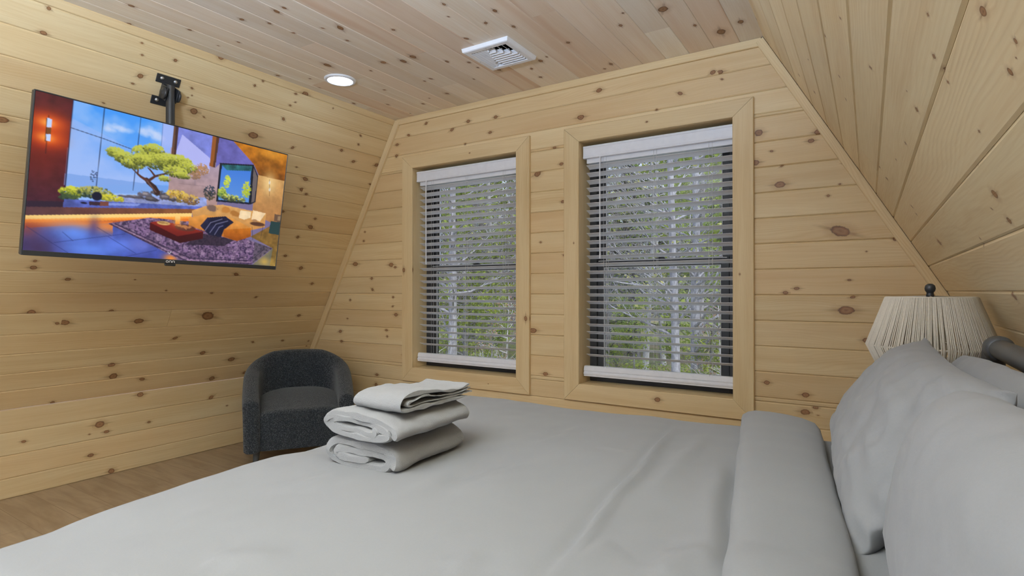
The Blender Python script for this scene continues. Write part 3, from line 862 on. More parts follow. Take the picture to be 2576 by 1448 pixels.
def inside(P):
    m = np.zeros((PH, PW), bool)
    for (x0, y0), (x1, y1) in zip(P, P[1:] + P[:1]):
        if y0 == y1: continue
        c = ((y0 > GY) != (y1 > GY)) & (GX < (x1 - x0) * (GY - y0) / (y1 - y0) + x0)
        m ^= c
    return m
def over(a, c):
    c = np.asarray(c, float)
    IMG[:] = IMG * (1 - a[..., None]) + (c if c.ndim > 1 else c[None, None, :]) * a[..., None]
def poly(s, c, al=1.0, c2=None, ax='y', noise_=0.0):
    P = pts(s); m = inside(P).astype(float) * al
    col = np.ones((PH, PW, 3)) * np.array(c, float)
    if c2 is not None:
        k = 1 if ax == 'y' else 0
        lo, hi = min(p[k] for p in P), max(p[k] for p in P)
        t = np.clip(((GY if k else GX) - lo) / max(hi - lo, 1), 0, 1)[..., None]
        col = col * (1 - t) + np.array(c2, float) * t
    if noise_: col = col * (1 + noise_ * (N1[..., None] - .5) * 2)
    over(m, col)
def blob(x, y, rx, ry, c, al=1.0, soft=.35, rough=0.0, nn=None):
    d = np.hypot((GX - x) / rx, (GY - y) / ry)
    if rough: d = d + rough * ((N2 if nn is None else nn) - .5) * 2
    over(np.clip((1 - d) / soft, 0, 1) * al, c)
def glow(x, y, rx, ry, c, al):
    over(al * np.exp(-(((GX - x) / rx) ** 2 + ((GY - y) / ry) ** 2)), c)
def line(s, w, c, al=1.0, w2=None):
    P = pts(s); n = len(P) - 1
    for i, ((x0, y0), (x1, y1)) in enumerate(zip(P[:-1], P[1:])):
        dx, dy = x1 - x0, y1 - y0; L = dx * dx + dy * dy + 1e-9
        t = np.clip(((GX - x0) * dx + (GY - y0) * dy) / L, 0, 1)
        ww = w if w2 is None else w + (w2 - w) * (i + t) / n
        d = np.hypot(GX - x0 - t * dx, GY - y0 - t * dy)
        over(np.clip((ww - d) / 1.2 + .5, 0, 1) * al, c)
def leaves(x, y, rx, ry, cols, n, seed, size=2.2):
    r = np.random.RandomState(seed)
    for k in range(n):
        a, q = r.rand() * 6.283, r.rand() ** .6
        px, py = x + rx * q * math.cos(a), y + ry * q * math.sin(a)
        c = cols[min(len(cols) - 1, int((py - (y - ry)) / (2 * ry) * len(cols) + r.randn() * .7)) if (py - (y - ry)) / (2 * ry) * len(cols) > 0 else 0]
        sx = size * (.6 + r.rand())
        x0, x1 = int((px - sx) / 1000 * PW), int((px + sx) / 1000 * PW) + 1
        y0, y1 = int((py - sx * .8) / 566 * PH), int((py + sx * .8) / 566 * PH) + 1
        if x0 < 0 or y0 < 0 or x1 > PW or y1 > PH: continue
        IMG[y0:y1, x0:x1] = IMG[y0:y1, x0:x1] * .3 + np.array(c) * .7
# walls and window
IMG[:] = (120, 110, 150)
poly('-13,-11 109,-11 139,403 -11,424', (84, 26, 30), c2=(62, 24, 44), noise_=.25)
glow(*(43, 102), 62, 40, (226, 78, 12), .85); glow(*(44, 155), 62, 38, (232, 84, 12), .85)
glow(*(27, 194), 90, 120, (150, 34, 10), .55)
poly('107,-7 460,-3 485,353 108,407', (66, 154, 250), c2=(150, 186, 250))
over(inside(pts('107,-7 460,-3 485,353 108,407')) * np.clip((N3 - .42) * 2.2, 0, .45), (190, 210, 252))
for x, y, a, b in (((245, 62) + (34, 17)), ((283, 64) + (40, 16)), ((231, 75) + (26, 12)), ((372, 44) + (40, 20)), ((350, 59) + (26, 16)), ((403, 58) + (30, 20))):
    blob(x, y, a, b, (206, 220, 252), .75, .8, .5, N1)
poly('107,65 328,137 466,142 472,247 102,315', (176, 192, 250), .35)
poly('103,271 470,254 470,288 106,343', (106, 152, 226), .55)
poly('417,-1 460,-3 459,123 421,125', (184, 188, 250), .6)
line('208,1 204,303', 1.2, (24, 30, 60)); line('334,2 330,295', 1.1, (28, 36, 70)); line('417,1 418,106', .8, (70, 90, 160))
line('108,101 213,115 325,135', 1.2, (24, 30, 60)); line('109,-1 107,372', 1.6, (24, 22, 60))
# columns and the wall behind the tree
poly('455,91 677,95 673,304 464,336', (168, 152, 176), c2=(176, 140, 130), noise_=.12)
poly('474,-3 624,0 625,142 471,134', (122, 132, 214), noise_=.14)
poly('496,26 622,100 625,163 477,179 476,113', (186, 190, 250), .9)
poly('459,-2 476,-2 476,121 459,121', (104, 74, 58)); poly('467,-2 478,-2 478,120 471,120', (66, 44, 44))
poly('652,-2 720,-1 832,84 670,112 649,137', (104, 100, 176), noise_=.16)
poly('623,0 654,-1 648,137 622,135', (150, 88, 40)); poly('641,-1 654,-1 648,137 639,136', (84, 52, 36))
poly('717,-2 1012,-7 1017,140 866,137 830,84', (196, 122, 24), c2=(120, 66, 20), noise_=.3)
glow(*(918, 11), 60, 26, (226, 160, 60), .6)
poly('849,129 1016,132 1023,372 846,316', (206, 158, 96), c2=(176, 120, 70), noise_=.14)
glow(*(920, 158), 34, 50, (250, 216, 150), .8)
blob(920, 154, 5, 11, (255, 252, 240)); blob(924, 188, 5, 11, (255, 252, 240))
line('918,139 927,219', 1.0, (60, 40, 30), .7)
line('564,154 568,230', .8, (110, 100, 130), .7); line('500,235 619,227', .8, (120, 100, 110), .6)
# fish tank
poly('668,111 828,86 858,135 857,261 833,276 668,287', (26, 34, 52))
poly('678,118 818,97 824,267 677,277', (62, 122, 220), c2=(96, 150, 226))
poly('675,117 821,93 821,117 703,137', (40, 96, 104), noise_=.5)
poly('830,99 854,140 852,258 837,265', (116, 104, 104), .9)
leaves(*(709, 189), 14, 30, [(214, 226, 70), (190, 204, 60)], 90, 21, 2.0)
leaves(*(692, 243), 22, 26, [(196, 210, 90), (150, 170, 60), (70, 110, 40)], 150, 22, 2.0)
leaves(*(806, 209), 22, 40, [(206, 214, 60), (170, 186, 50)], 160, 23, 2.0)
leaves(*(746, 260), 60, 15, [(210, 214, 90), (120, 130, 80), (60, 70, 50)], 220, 24, 2.2)
line('670,112 670,286', 1.6, (18, 20, 30)); line('827,88 834,272', 1.8, (18, 20, 30)); line('668,113 828,87', 2.0, (14, 18, 30))
# wall lamp on the left
for gx, gy in ((43, 102), (44, 155)):
    glow(gx, gy, 44, 26, (240, 96, 16), .85); glow(gx - 4, gy, 22, 14, (255, 176, 80), .8)
line('42,75 42,212', .9, (26, 16, 22))
poly('38,85 51,86 51,116 39,117', (196, 216, 255)); poly('39,119 51,117 51,141 39,142', (120, 70, 30)); poly('39,142 52,141 51,166 40,166', (196, 216, 255))
line('37,87 38,168', 1.2, (40, 16, 10))
# pond, rocks and plants
poly('245,332 624,276 628,321 249,374', (140, 156, 210), c2=(150, 156, 206), noise_=.3)
leaves(*(498, 290), 50, 26, [(228, 196, 90), (190, 150, 60), (120, 100, 50)], 260, 31, 2.2)
leaves(*(558, 297), 36, 22, [(214, 176, 90), (150, 110, 60), (110, 84, 60)], 160, 32, 2.2)
leaves(*(636, 253), 26, 34, [(60, 70, 90), (40, 50, 60), (90, 80, 60)], 160, 33, 1.8)
for x, y, a, b, g in ((338, 320, 60, 14, 88), (377, 305, 50, 22, 96), (424, 292, 55, 22, 76), (455, 304, 50, 22, 84), (396, 320, 60, 16, 66), (299, 324, 36, 10, 92), (481, 309, 40, 14, 70)):
    blob(x, y, a * .6, b * .6, (g, g * .95, g * 1.1), 1, .3, .5)
    blob(x - 4, y - 4, a * .35, b * .3, (g * 1.9, g * 1.8, g * 1.8), .7, .6, .6)
leaves(*(133, 336), 42, 20, [(214, 214, 60), (150, 160, 40), (60, 84, 40)], 300, 34, 2.4)
leaves(*(121, 358), 30, 12, [(70, 90, 50), (40, 60, 50)], 120, 35, 2.4)
leaves(*(203, 327), 60, 24, [(180, 176, 90), (110, 120, 60), (40, 60, 50)], 340, 36, 2.4)
leaves(*(257, 339), 44, 13, [(214, 206, 60), (150, 150, 50)], 170, 37, 2.2)
leaves(*(193, 265), 12, 24, [(50, 66, 110), (60, 80, 110)], 26, 38, 1.2)
# tree
line('420,289 407,269 384,253 375,242', 11, (56, 36, 34), 1, 8); line('375,245 354,235 341,226 341,201', 6, (92, 54, 42), 1, 2.5)
line('381,248 406,223 446,204 469,181', 6, (78, 46, 38), 1, 2.5); line('406,223 386,201 376,194', 4, (84, 48, 38), 1, 2); line('341,226 317,206 294,198', 2.5, (80, 50, 38), 1, 1.2)
line('414,287 391,262 378,248', 3, (120, 90, 84), .7)
g1, g2, g3, g4 = (196, 200, 80), (160, 166, 62), (112, 118, 44), (76, 84, 36)
for x, y, rx, ry, n in ((258, 157, 34, 20, 200), (292, 171, 44, 24, 280), (321, 189, 44, 20, 240), (363, 139, 52, 32, 420), (393, 116, 40, 24, 260), (406, 161, 60, 34, 460), (454, 151, 54, 34, 420), (497, 141, 50, 26, 320), (532, 161, 40, 24, 220), (482, 188, 50, 24, 240), (512, 199, 34, 14, 120), (442, 226, 24, 12, 70), (351, 167, 40, 24, 220)):
    leaves(x, y, rx, ry, [g1, g1, g2, g3, g4], n, x, 2.3)
leaves(*(591, 156), 30, 26, [(190, 140, 90), (160, 120, 90)], 150, 41, 1.8); leaves(*(567, 188), 22, 20, [(176, 130, 90), (140, 110, 90)], 90, 42, 1.8)
# ledge with the warm light strip
poly('-13,394 107,375 108,366 252,352 628,318 630,333 -11,416', (92, 110, 200), c2=(70, 80, 150), noise_=.3)
poly('-13,391 107,375 105,399 -11,416', (44, 26, 48)); poly('248,359 363,344 352,356 248,368', (150, 170, 236), .7)
poly('-11,412 629,328 569,347 566,369 -9,446', (84, 52, 60), c2=(150, 92, 48), ax='x', noise_=.15)
blob(*(209, 339), 19, 19, (14, 18, 44), 1, .2); poly('185,363 221,359 250,353 251,371 186,377', (54, 34, 50)); poly('221,357 250,353 251,371 222,375', (120, 70, 62)); blob(*(169, 371), 13, 5, (24, 22, 50))
poly('-8,463 568,372 570,389 260,454 -5,519', (250, 128, 30), c2=(110, 50, 70))
poly('-9,443 567,355 568,373 -8,462', (255, 214, 128)); poly('-9,456 568,369 569,378 -8,469', (255, 160, 60), .8)
# floor
poly('-11,489 259,438 557,572 560,607 -6,637', (70, 84, 160), c2=(60, 74, 170), noise_=.2)
over(inside(pts('-13,458 269,428 275,502 -8,536')) * np.exp(-((GY - 451) / 26.0) ** 2) * .85, (250, 140, 50))
glow(*(145, 491), 70, 34, (104, 152, 255), .85); glow(*(194, 547), 110, 30, (104, 150, 255), .8); glow(*(298, 519), 70, 26, (104, 140, 250), .75); glow(*(377, 512), 50, 30, (120, 130, 220), .6)
glow(*(208, 460), 18, 40, (60, 56, 130), .6); glow(*(37, 555), 70, 60, (66, 34, 60), .75); glow(*(2, 490), 40, 30, (150, 60, 40), .6)
glow(*(498, 562), 30, 20, (255, 150, 50), .9); glow(*(401, 582), 60, 14, (60, 70, 160), .5)
for s in ('88,531 317,474', '111,489 145,519', '258,491 362,551', '313,570 439,530', '219,459 269,487', '4,480 82,533 157,581'):
    line(s, .8, (30, 40, 100), .8)
# rug
poly('253,439 403,396 622,393 973,477 866,569 557,573', (118, 92, 128), noise_=.35)
RG = inside(pts('253,439 403,396 622,393 973,477 866,569 557,573'))
over(RG * np.clip((N4 - .5) * 9, 0, 1) * .62, (36, 28, 56)); over(RG * np.clip((N2 - .58) * 9, 0, 1) * .5, (190, 160, 190))
for s in ('259,440 564,569 869,561', '281,439 579,555 863,547 931,484'): line(s, 2.2, (50, 38, 66), .75)
line('270,439 570,563 866,555', 1.2, (196, 160, 180), .7)
over(RG * (GX > 875) * .45, (60, 64, 60))
poly('626,439 774,453 725,487 550,496', (34, 26, 40), .75)
# right edge of the room
poly('850,430 1042,305 1076,583 853,595 874,567 975,477', (120, 84, 40), c2=(150, 122, 60), noise_=.3)
poly('874,568 975,477 968,577', (96, 116, 130), .5); glow(*(938, 547), 26, 20, (220, 176, 80), .7)
poly('949,341 1010,341 1004,406 943,403', (36, 64, 66)); poly('966,303 1006,305 1006,341 966,339', (96, 74, 62), .9); poly('984,312 1006,309 1005,333 984,333', (180, 150, 110), .6)
# sofa
poly('566,344 621,315 698,297 919,309 919,376 847,400 572,372', (222, 168, 100), c2=(200, 140, 76), noise_=.12)
poly('555,377 618,355 748,352 850,388 850,428 784,458 559,413', (228, 158, 76), c2=(186, 104, 34), noise_=.14)
poly('717,411 850,388 852,430 786,458 719,442', (206, 118, 30), c2=(150, 76, 18), noise_=.2)
poly('608,406 636,365 718,348 761,371 718,411 707,448 648,442', (26, 28, 58), noise_=.4)
for s in ('632,424 653,386 704,363', '654,432 678,390 731,369', '676,439 694,402 711,393'): line(s, 1.4, (150, 150, 190), .75)
blob(*(653, 320), 26, 17, (120, 96, 88), 1, .25, .3); blob(*(715, 318), 24, 17, (196, 130, 60), 1, .3, .3); blob(*(761, 331), 26, 17, (176, 116, 54), 1, .3, .3)
poly('786,311 841,309 840,339 810,352 782,347', (250, 222, 178), noise_=.1); poly('851,301 917,307 891,350 845,346', (246, 214, 170), noise_=.1)
blob(*(880, 365), 43, 11, (92, 58, 42), 1, .2); blob(*(864, 350), 15, 8, (176, 130, 90), 1, .3); line('853,380 864,444', .9, (60, 50, 50)); line('910,373 904,432', .9, (60, 50, 50))
# low table
poly('403,416 434,407 522,410 625,430 517,463', (150, 44, 32), c2=(110, 24, 22)); poly('403,416 517,463 625,430 626,462 530,492 405,448', (84, 12, 18), c2=(52, 8, 16))
blob(*(456, 413), 29, 9, (222, 180, 110), 1, .2); blob(*(456, 412), 23, 6, (150, 110, 60), .8, .4, .5); blob(*(546, 423), 47, 15, (96, 50, 40), 1, .15); blob(*(546, 419), 40, 10, (196, 130, 80), .9, .5, .8, N4)
glow(*(510, 397), 22, 22, (255, 190, 90), .55); poly('500,378 520,376 522,409 502,410', (255, 214, 130), c2=(240, 150, 60))
line('484,535 491,541 497,532', 1.2, (220, 220, 230))
IMG = np.clip(IMG, 0, 255) / 255.0
IMG = np.where(IMG <= .04045, IMG / 12.92, ((IMG + .055) / 1.055) ** 2.4)
def screen():
    sx0, sx1, sy0, sy1 = -TW / 2 + .0055, TW / 2 - .0055, -TH / 2 + .022, TH / 2 - .006
    a = np.linspace(sx0, sx1, PW + 1); b = np.linspace(sy1, sy0, PH + 1)
    A, B = np.meshgrid(a, b)
    P = (np.array(E1)[None, None] * A[..., None] + np.array(E2)[None, None] * B[..., None] + np.array(TN)[None, None] * .0005)
    me = bpy.data.meshes.new('screen')
    nv = (PW + 1) * (PH + 1); nf = PW * PH
    i = np.arange(PH)[:, None] * (PW + 1) + np.arange(PW)[None, :]
    Q = np.stack([i, i + PW + 1, i + PW + 2, i + 1], -1).reshape(-1)
    me.vertices.add(nv); me.vertices.foreach_set('co', P.astype(np.float32).ravel())
    me.loops.add(nf * 4); me.loops.foreach_set('vertex_index', Q.astype(np.int32))
    me.polygons.add(nf); me.polygons.foreach_set('loop_start', np.arange(0, nf * 4, 4, dtype=np.int32))
    me.update(calc_edges=True)
    I = np.pad(IMG, ((1, 1), (1, 1), (0, 0)), 'edge')
    VC = (I[:-1, :-1] + I[1:, :-1] + I[:-1, 1:] + I[1:, 1:]) / 4
    C = np.ones((nv, 4), np.float32); C[:, :3] = VC.reshape(-1, 3)
    ca = me.color_attributes.new('picture', 'FLOAT_COLOR', 'POINT')
    ca.data.foreach_set('color', C.ravel())
    q = NT('television screen')
    at = q.n('Attribute', attribute_name='picture')
    q.base((0.012, 0.012, 0.014, 1), 0.22, 0.35)
    q.put(q.b.inputs['Emission Color'], at.outputs['Color'])
    q.b.inputs['Emission Strength'].default_value = 0.95
    me.materials.append(q.m)
    o = bpy.data.objects.new('screen', me); COL.objects.link(o); o.parent = tv
screen()

def wall_l(y, z, out=0.0):
    """point on the left leaning wall, out metres off it"""
    return Vector((XL - (ZC - z) / SL, y, z)) + nl * out
def mount():
    r = empty('wall_mount', wall_l(1.535, 2.28), 'black steel bracket and pole holding the television off the wall', 'television mount')
    M = Matrix((Vector((0, 1, 0)), -dl, nl)).transposed()
    for nm, zc in (('upper_plate', 2.337), ('lower_plate', 2.233)):
        m = MB()
        c = wall_l(1.535, zc, .004)
        m.box(c, (.122, .046, .004), M, .0035)
        pl = m.build(nm, M_BLACKM, r)
        for s in (-1, 1):
            m = MB()
            p = wall_l(1.535 + s * .034, zc + .003, .0065)
            m.lathe([(.0095, 0), (.0095, .003), (.0062, .0032), (.0062, .0075), (.003, .0085), (.0001, .0085)], p, 6 if False else 12, M)
            m.build('bolt', M_ZINC, pl)
    m = MB()                                         # bent spine between the plates and the swivel ears
    c = wall_l(1.535, 2.285, .012)
    m.box(c, (.058, .085, .020), M, .004)
    for s in (-1, 1): m.box(wall_l(1.535 + s * .027, 2.285, .045), (.005, .075, .075), M, .002)
    m.build('bracket', M_BLACKM, r)
    X0 = wall_l(1.535, 2.285, .062)
    R = Matrix.Rotation(math.pi / 2, 3, 'X')
    for s in (-1, 1):
        m = MB(); m.lathe([(.0001, -.004), (.030, -.004), (.033, -.001), (.033, .006), (.028, .009), (.012, .010), (.010, .014), (.0001, .014)], (X0.x, 1.535 + s * .034, X0.z), 24, Matrix.Rotation(-s * math.pi / 2, 3, 'X'))
        m.build('swivel_disc', M_BLACKM, r)
    m = MB()
    m.tube([X0 + Vector((0, 0, .045)), X0, Vector((X0.x + .012, 1.528, 1.95)), Vector((X0.x + .02, 1.52, 1.72))], .0215, 20)
    m.build('pole', M_BLACKM, r)
    m = MB()
    m.box(tvp(.0, -.02, -.076), (.24, .24, .008), TM, .003)
    m.box(tvp(.012, .0, -.092), (.07, .12, .026), TM, .004)
    m.build('screen_plate', M_BLACKM, r)
mount()

# ------------------------------------------------------------------ armchair in the corner
def chair():
    ang = math.atan2(-0.577, 0.817)                  # way it faces
    r = empty('armchair', (-3.53, 2.618, 0), 'charcoal boucle barrel armchair with short dark legs in the corner', 'armchair', rz=ang)
    r['_local'] = 1
    Wd, Dp = 0.365, 0.345                            # half width, half depth (local x forward)
    zb = 0.135
    def plan(t):
        """outer outline, t from -1 (arm front) over 0 (back) to 1"""
        a = abs(t)
        n = 2.7
        s = math.copysign(1, t)
        if a > .62:                                  # straight arm
            f = (a - .62) / .38
            return Vector((-.02 + f * (Dp + .02), s * (Wd - .012 * f * f), 0)), Vector((0, s, 0))
        w = a / .62 * math.pi / 2
        x = -.02 - (Dp - .02) * max(0, math.cos(w)) ** (2 / n)
        y = s * Wd * max(0, math.sin(w)) ** (2 / n)
        nx = -(max(1e-6, -(x + .02)) / (Dp - .02)) ** (n - 1) / (Dp - .02)
        ny = s * (abs(y) / Wd) ** (n - 1) / Wd
        return Vector((x, y, 0)), Vector((nx, ny, 0)).normalized()
    T = 0.105
    def ztop(t):
        a = abs(t)
        return 0.745 - 0.245 * max(0, (a - .16) / .84) ** 1.25 - .012 * sstep(0, .3, a)
    rows = []
    ts = [-1 + 2 * i / 72 for i in range(73)]
    def section(p, nn, zt, shrink, push):
        sec = []
        k = 10
        th = T * shrink
        c = p - nn * T / 2
        half = th / 2
        for z in (zb + .012, zb + .05, zb + .15, zb + .28): sec.append((half - .006 * (1 - (z - zb) / .3) + .0, z))
        for i in range(k + 1):
            w = math.pi * i / k
            sec.append((half * math.cos(w), zt - .055 * shrink + .055 * shrink * math.sin(w) ** .9))
        for z in (zb + .28, zb + .15, zb + .05, zb + .012): sec.append((-half, z))
        sec.append((-half + .012 * shrink, zb)); sec.append((half - .018 * shrink, zb))
        sec = [(d, min(z, zt)) for d, z in sec]
        lean = lambda z: .010 * sstep(.3, .78, z)
        return [c + nn * (d + lean(z)) + Vector((push, 0, z)) for d, z in sec]
    for j, sh in enumerate((.35, .72, .92)):
        p, nn = plan(-1); rows.append(section(p, nn, ztop(-1) - .028 * (1 - sh), sh, (.024, .019, .010)[j]))
    for t in ts:
        p, nn = plan(t); rows.append(section(p, nn, ztop(t), 1, 0))
    for j, sh in enumerate((.92, .72, .35)):
        p, nn = plan(1); rows.append(section(p, nn, ztop(1) - .028 * (1 - sh), sh, (.010, .019, .024)[j]))
    m = MB(); m.grid(rows, True, True, True)
    k = len(rows[0])
    m.add(rows[0], [tuple(range(k))], True); m.add(rows[-1], [tuple(range(k))[::-1]], True)
    sh = m.build('curved_back_and_arms', M_CHAIR, r)
    # seat block: rounded, domed, crowned towards the back
    m = MB()
    P = []
    nu, nv = 30, 34
    hw = Wd - T + .004
    xf, xb = Dp + .012, -Dp + T - .02
    def seat_w(x):
        if x > -.06: return hw
        q = min(1, (-.06 - x) / (-.06 - xb))
        return hw * max(0.05, (1 - q ** 2.6)) ** (1 / 2.6)
    path = []
    for i in range(9): path.append((xf - .012, zb + .004 + (.218) * i / 8))
    for i in range(1, 9):
        w = math.pi / 2 * i / 8
        path.append((xf - .012 - .05 + .05 * math.cos(w) + .008 * math.sin(2 * w), zb + .222 + .048 * math.sin(w)))
    for i in range(1, 15):
        f = i / 14
        path.append((xf - .062 - f * (xf - .062 - xb), zb + .270 + .040 * math.sin(f * 2.2) + .022 * f))
    for x, z in path:
        row = []
        for j in range(nv + 1):
            s = -1 + 2 * j / nv
            y = seat_w(x) * s
            drop = .035 * abs(s) ** 6 if z > .34 else 0
            xx = x - (.010 * abs(s) ** 5 if x > .2 else 0)
            row.append(Vector((xx, y, z - drop)))
        P.append(row)
    m.grid(P, True)
    lowb = [Vector((p.x, p.y, zb + .004)) for p in P[-1]]
    m.grid([P[-1], lowb], True)
    m.grid([[p[0] for p in P], [Vector((p[0].x, p[0].y, zb + .004)) for p in P]], True)
    m.grid([[Vector((p[-1].x, p[-1].y, zb + .004)) for p in P], [p[-1] for p in P]], True)
    m.build('seat', M_CHAIR, r)
    m = MB()
    m.box((-.02, 0, zb + .012), (.56, .56, .02), bev=.004)
    m.build('base_board', M_LEG, r)
    for sx, sy in ((.27, .27), (.27, -.27), (-.24, .22), (-.24, -.22)):
        m = MB()
        M = Matrix.Rotation(.0, 3, 'Z')
        m.lathe([(.013, 0), (.0145, .002), (.0225, zb - .002), (.0225, zb + .012)], (sx, sy, 0), 20)
        for i, v in enumerate(m.v):                  # splayed outwards
            f = (zb - v[2]) / zb
            m.v[i] = (v[0] + f * .02 * math.copysign(1, sx), v[1] + f * .012 * math.copysign(1, sy), v[2])
        m.build('leg', M_LEG, r)
chair()

# ------------------------------------------------------------------ bed
TB = math.radians(4.5)                               # the mattress stands a little askew
def BL(x, y, z=0.0):
    """bed coordinates (x towards the head, y towards the window wall) to the room"""
    return Vector((0.27 + x * math.cos(TB) - y * math.sin(TB), 1.96 + x * math.sin(TB) + y * math.cos(TB), z))
BX0, BX1, BY0, BY1 = -1.625, -0.13, -1.53, -0.028    # mattress: foot, head, near side, far side
ZM = 0.762                                           # mattress top
bed = empty('bed', BL(-.85, -.78), 'bed with white sheeted mattress and dark grey pipe headboard', 'bed')
def bedparts():
    def slab(m, x0, x1, y0, y1, z0, z1, r):
        prof = [(-.0, z0 + r * .2), (0, z1 - r)] + [(r - r * math.cos(w), z1 - r + r * math.sin(w)) for w in (math.pi / 8 * k for k in range(1, 5))]
        rows = []
        for ins, z in prof:
            row = []
            rc = .05
            xa, xb, ya, yb = x0 + ins, x1 - ins, y0 + ins, y1 - ins
            for (cx, cy, a0) in ((xb - rc, yb - rc, 0), (xa + rc, yb - rc, 90), (xa + rc, ya + rc, 180), (xb - rc, ya + rc, 270)):
                for k in range(6):
                    w = math.radians(a0 + 18 * k)
                    row.append(BL(cx + rc * math.cos(w), cy + rc * math.sin(w), z))
            rows.append(row)
        m.grid(rows, True, True)
        n = len(rows[0])
        m.add(rows[-1], [tuple(range(n))], True)
        m.add(rows[0], [tuple(range(n))[::-1]])
    m = MB(); slab(m, BX0, BX1, BY0, BY1, .44, ZM, .03); m.build('mattress', M_SHEET, bed)
    m = MB(); slab(m, BX0 + .01, BX1, BY0 + .01, BY1 - .01, .23, .44, .02); m.build('box_base', M_SHEET, bed)
    X, r = 0.283, 0.0245
    ya, yb, zt = .42, 1.972, 1.052
    R3 = Matrix.Rotation(TB, 3, 'Z')
    m = MB()
    for y in (BY0 + .04, BY1 - .04): m.box(BL((BX0 + BX1) / 2, y, .215), (BX1 - BX0 - .02, .03, .03), R3, .003)
    for x in (BX0 + .04, (BX0 + BX1) / 2, BX1 - .03): m.box(BL(x, (BY0 + BY1) / 2, .215), (.03, BY1 - BY0 - .11, .028), R3, .003)
    m.build('side_rail', M_PIPE, bed)
    for x in (BX0 + .05, BX1 - .05):
        for y in (BY0 + .05, BY1 - .05):
            m = MB(); m.lathe([(.022, 0), (.022, .012), (.016, .014), (.016, .205)], BL(x, y), 16); m.build('leg', M_PIPE, bed)
    for y, s in ((ya, 1), (yb, -1)):
        m = MB()
        R = .052
        arc = [(X, y + s * (R - R * math.cos(w)), zt - R + R * math.sin(w)) for w in (math.pi / 2 * k / 10 for k in range(11))]
        m.tube([(X, y, 0.0), (X, y, .4), (X, y, zt - R)] + arc[1:] + [(X, y + s * (R + .02), zt)], r * 1.06, 22)
        m.build('headboard_post', M_PIPE, bed)
        m = MB()
        yy = y + s * (R + .005)
        m.tube([(X, yy, zt), (X, yy + s * .004, zt), (X, yy + s * .012, zt), (X, yy + s * .03, zt), (X, yy + s * .044, zt), (X, yy + s * .052, zt), (X, yy + s * .054, zt)], [r * 1.08, r * 1.2, r * 1.33, r * 1.36, r * 1.30, r * 1.16, r], 22)
        m.build('pipe_fitting', M_PIPE, bed)
        m = MB(); m.tube([(X, y, .0), (X, y, .012)], r * 1.5, 22); m.build('foot_flange', M_PIPE, bed)
    m = MB(); m.tube([(X, ya + .05, zt), (X, yb - .05, zt)], r, 22); m.build('top_rail', M_PIPE, bed)
    for z in (.80, .55):
        m = MB(); m.tube([(X, ya, z), (X, yb, z)], r * .8, 16); m.build('cross_rail', M_PIPE, bed)
bedparts()

# duvet: a thick cover draped over foot and sides, its head end turned back
DX1 = -0.43                                          # head end of the lower layer
FX, NY, FY = -1.672, -1.575, 0.0                     # where it bends down: foot, near, far
CRE = [  # creases: (x0, y0, x1, y1, half width, height)
    (-0.791, -0.218, -0.756, -1.167, 0.01, 0.012),
    (-0.7, -0.247, -0.71, -0.782, 0.02, 0.006),
    (-0.58, -0.51, -0.533, -1.037, 0.02, -0.012),
    (-0.583, -0.983, -0.631, -1.1, 0.025, 0.008),
    (-0.919, -0.502, -0.824, -0.493, 0.01, 0.003),
    (-1.052, -0.302, -1.066, -0.537, 0.02, 0.004),
    (-0.721, -1.033, -0.738, -1.133, 0.015, 0.005),
    (-1.126, -0.924, -1.047, -0.651, 0.03, -0.004),
    (-1.422, -1.136, -1.406, -0.95, 0.03, 0.004),
    (-1.151, -1.054, -1.172, -0.718, 0.03, 0.004),
    (-1.26, -1.382, -1.172, -1.321, 0.03, 0.006),
    (-0.903, -1.234, -0.892, -1.171, 0.02, 0.005),
]
def duvet_top(x, y):
    z = 0.777
    z += .006 * math.sin((x + 1.7) * 2.3) * math.sin((y + 1.7) * 1.9)
    z += .008 * sstep(-.5, -.1, y) * sstep(-1.2, -1.5, x)             # fuller far foot corner
    z -= .030 * sstep(-1.3, -1.58, y) * sstep(-1.3, -1.6, x)          # sinks at the near foot corner
    z -= .020 * sstep(-.95, -.75, y) * sstep(-.5, -.7, y) * sstep(-1.35, -1.62, x)
    z += .008 * nz(x * 2.2, y * 2.2, 3.1) + .004 * nz(x * 6, y * 5, 8.0) + .0014 * nz(x * 17, y * 14, 1.0)
    z -= .010 * math.exp(-(((x + 1.37) / .16) ** 2 + ((y + .80) / .2) ** 2) * 1.2)   # pressed down by the towels
    for (x0, y0, x1, y1, w, h) in CRE:
        dx, dy = x1 - x0, y1 - y0
        L = math.hypot(dx, dy)
        t = ((x - x0) * dx + (y - y0) * dy) / (L * L)
        if t < -.15 or t > 1.15: continue
        d = ((x - x0) * dy - (y - y0) * dx) / L
        d += .010 * nz(t * 4, x0 * 9, y0)
        fade = sstep(-.15, .2, t) * sstep(1.15, .8, t)
        if abs(d) < 5 * w: z += fade * h * (math.exp(-(d / w) ** 2) - .55 * math.exp(-((d - 1.7 * w) / (1.3 * w)) ** 2))
    return max(z, ZM + .004)
def fold_over(a, e0, r, s):
    """flat until e0, then a quarter round of radius r, then straight down: (position, drop)"""
    d = (a - e0) * s
    if d <= 0: return a, 0.0
    if d < r * math.pi / 2:
        w = d / r
        return e0 + s * r * math.sin(w), r * (1 - math.cos(w))
    return e0 + s * (r + .02 * (1 - math.exp(-(d - r * 1.57) * 4))), r + (d - r * math.pi / 2)
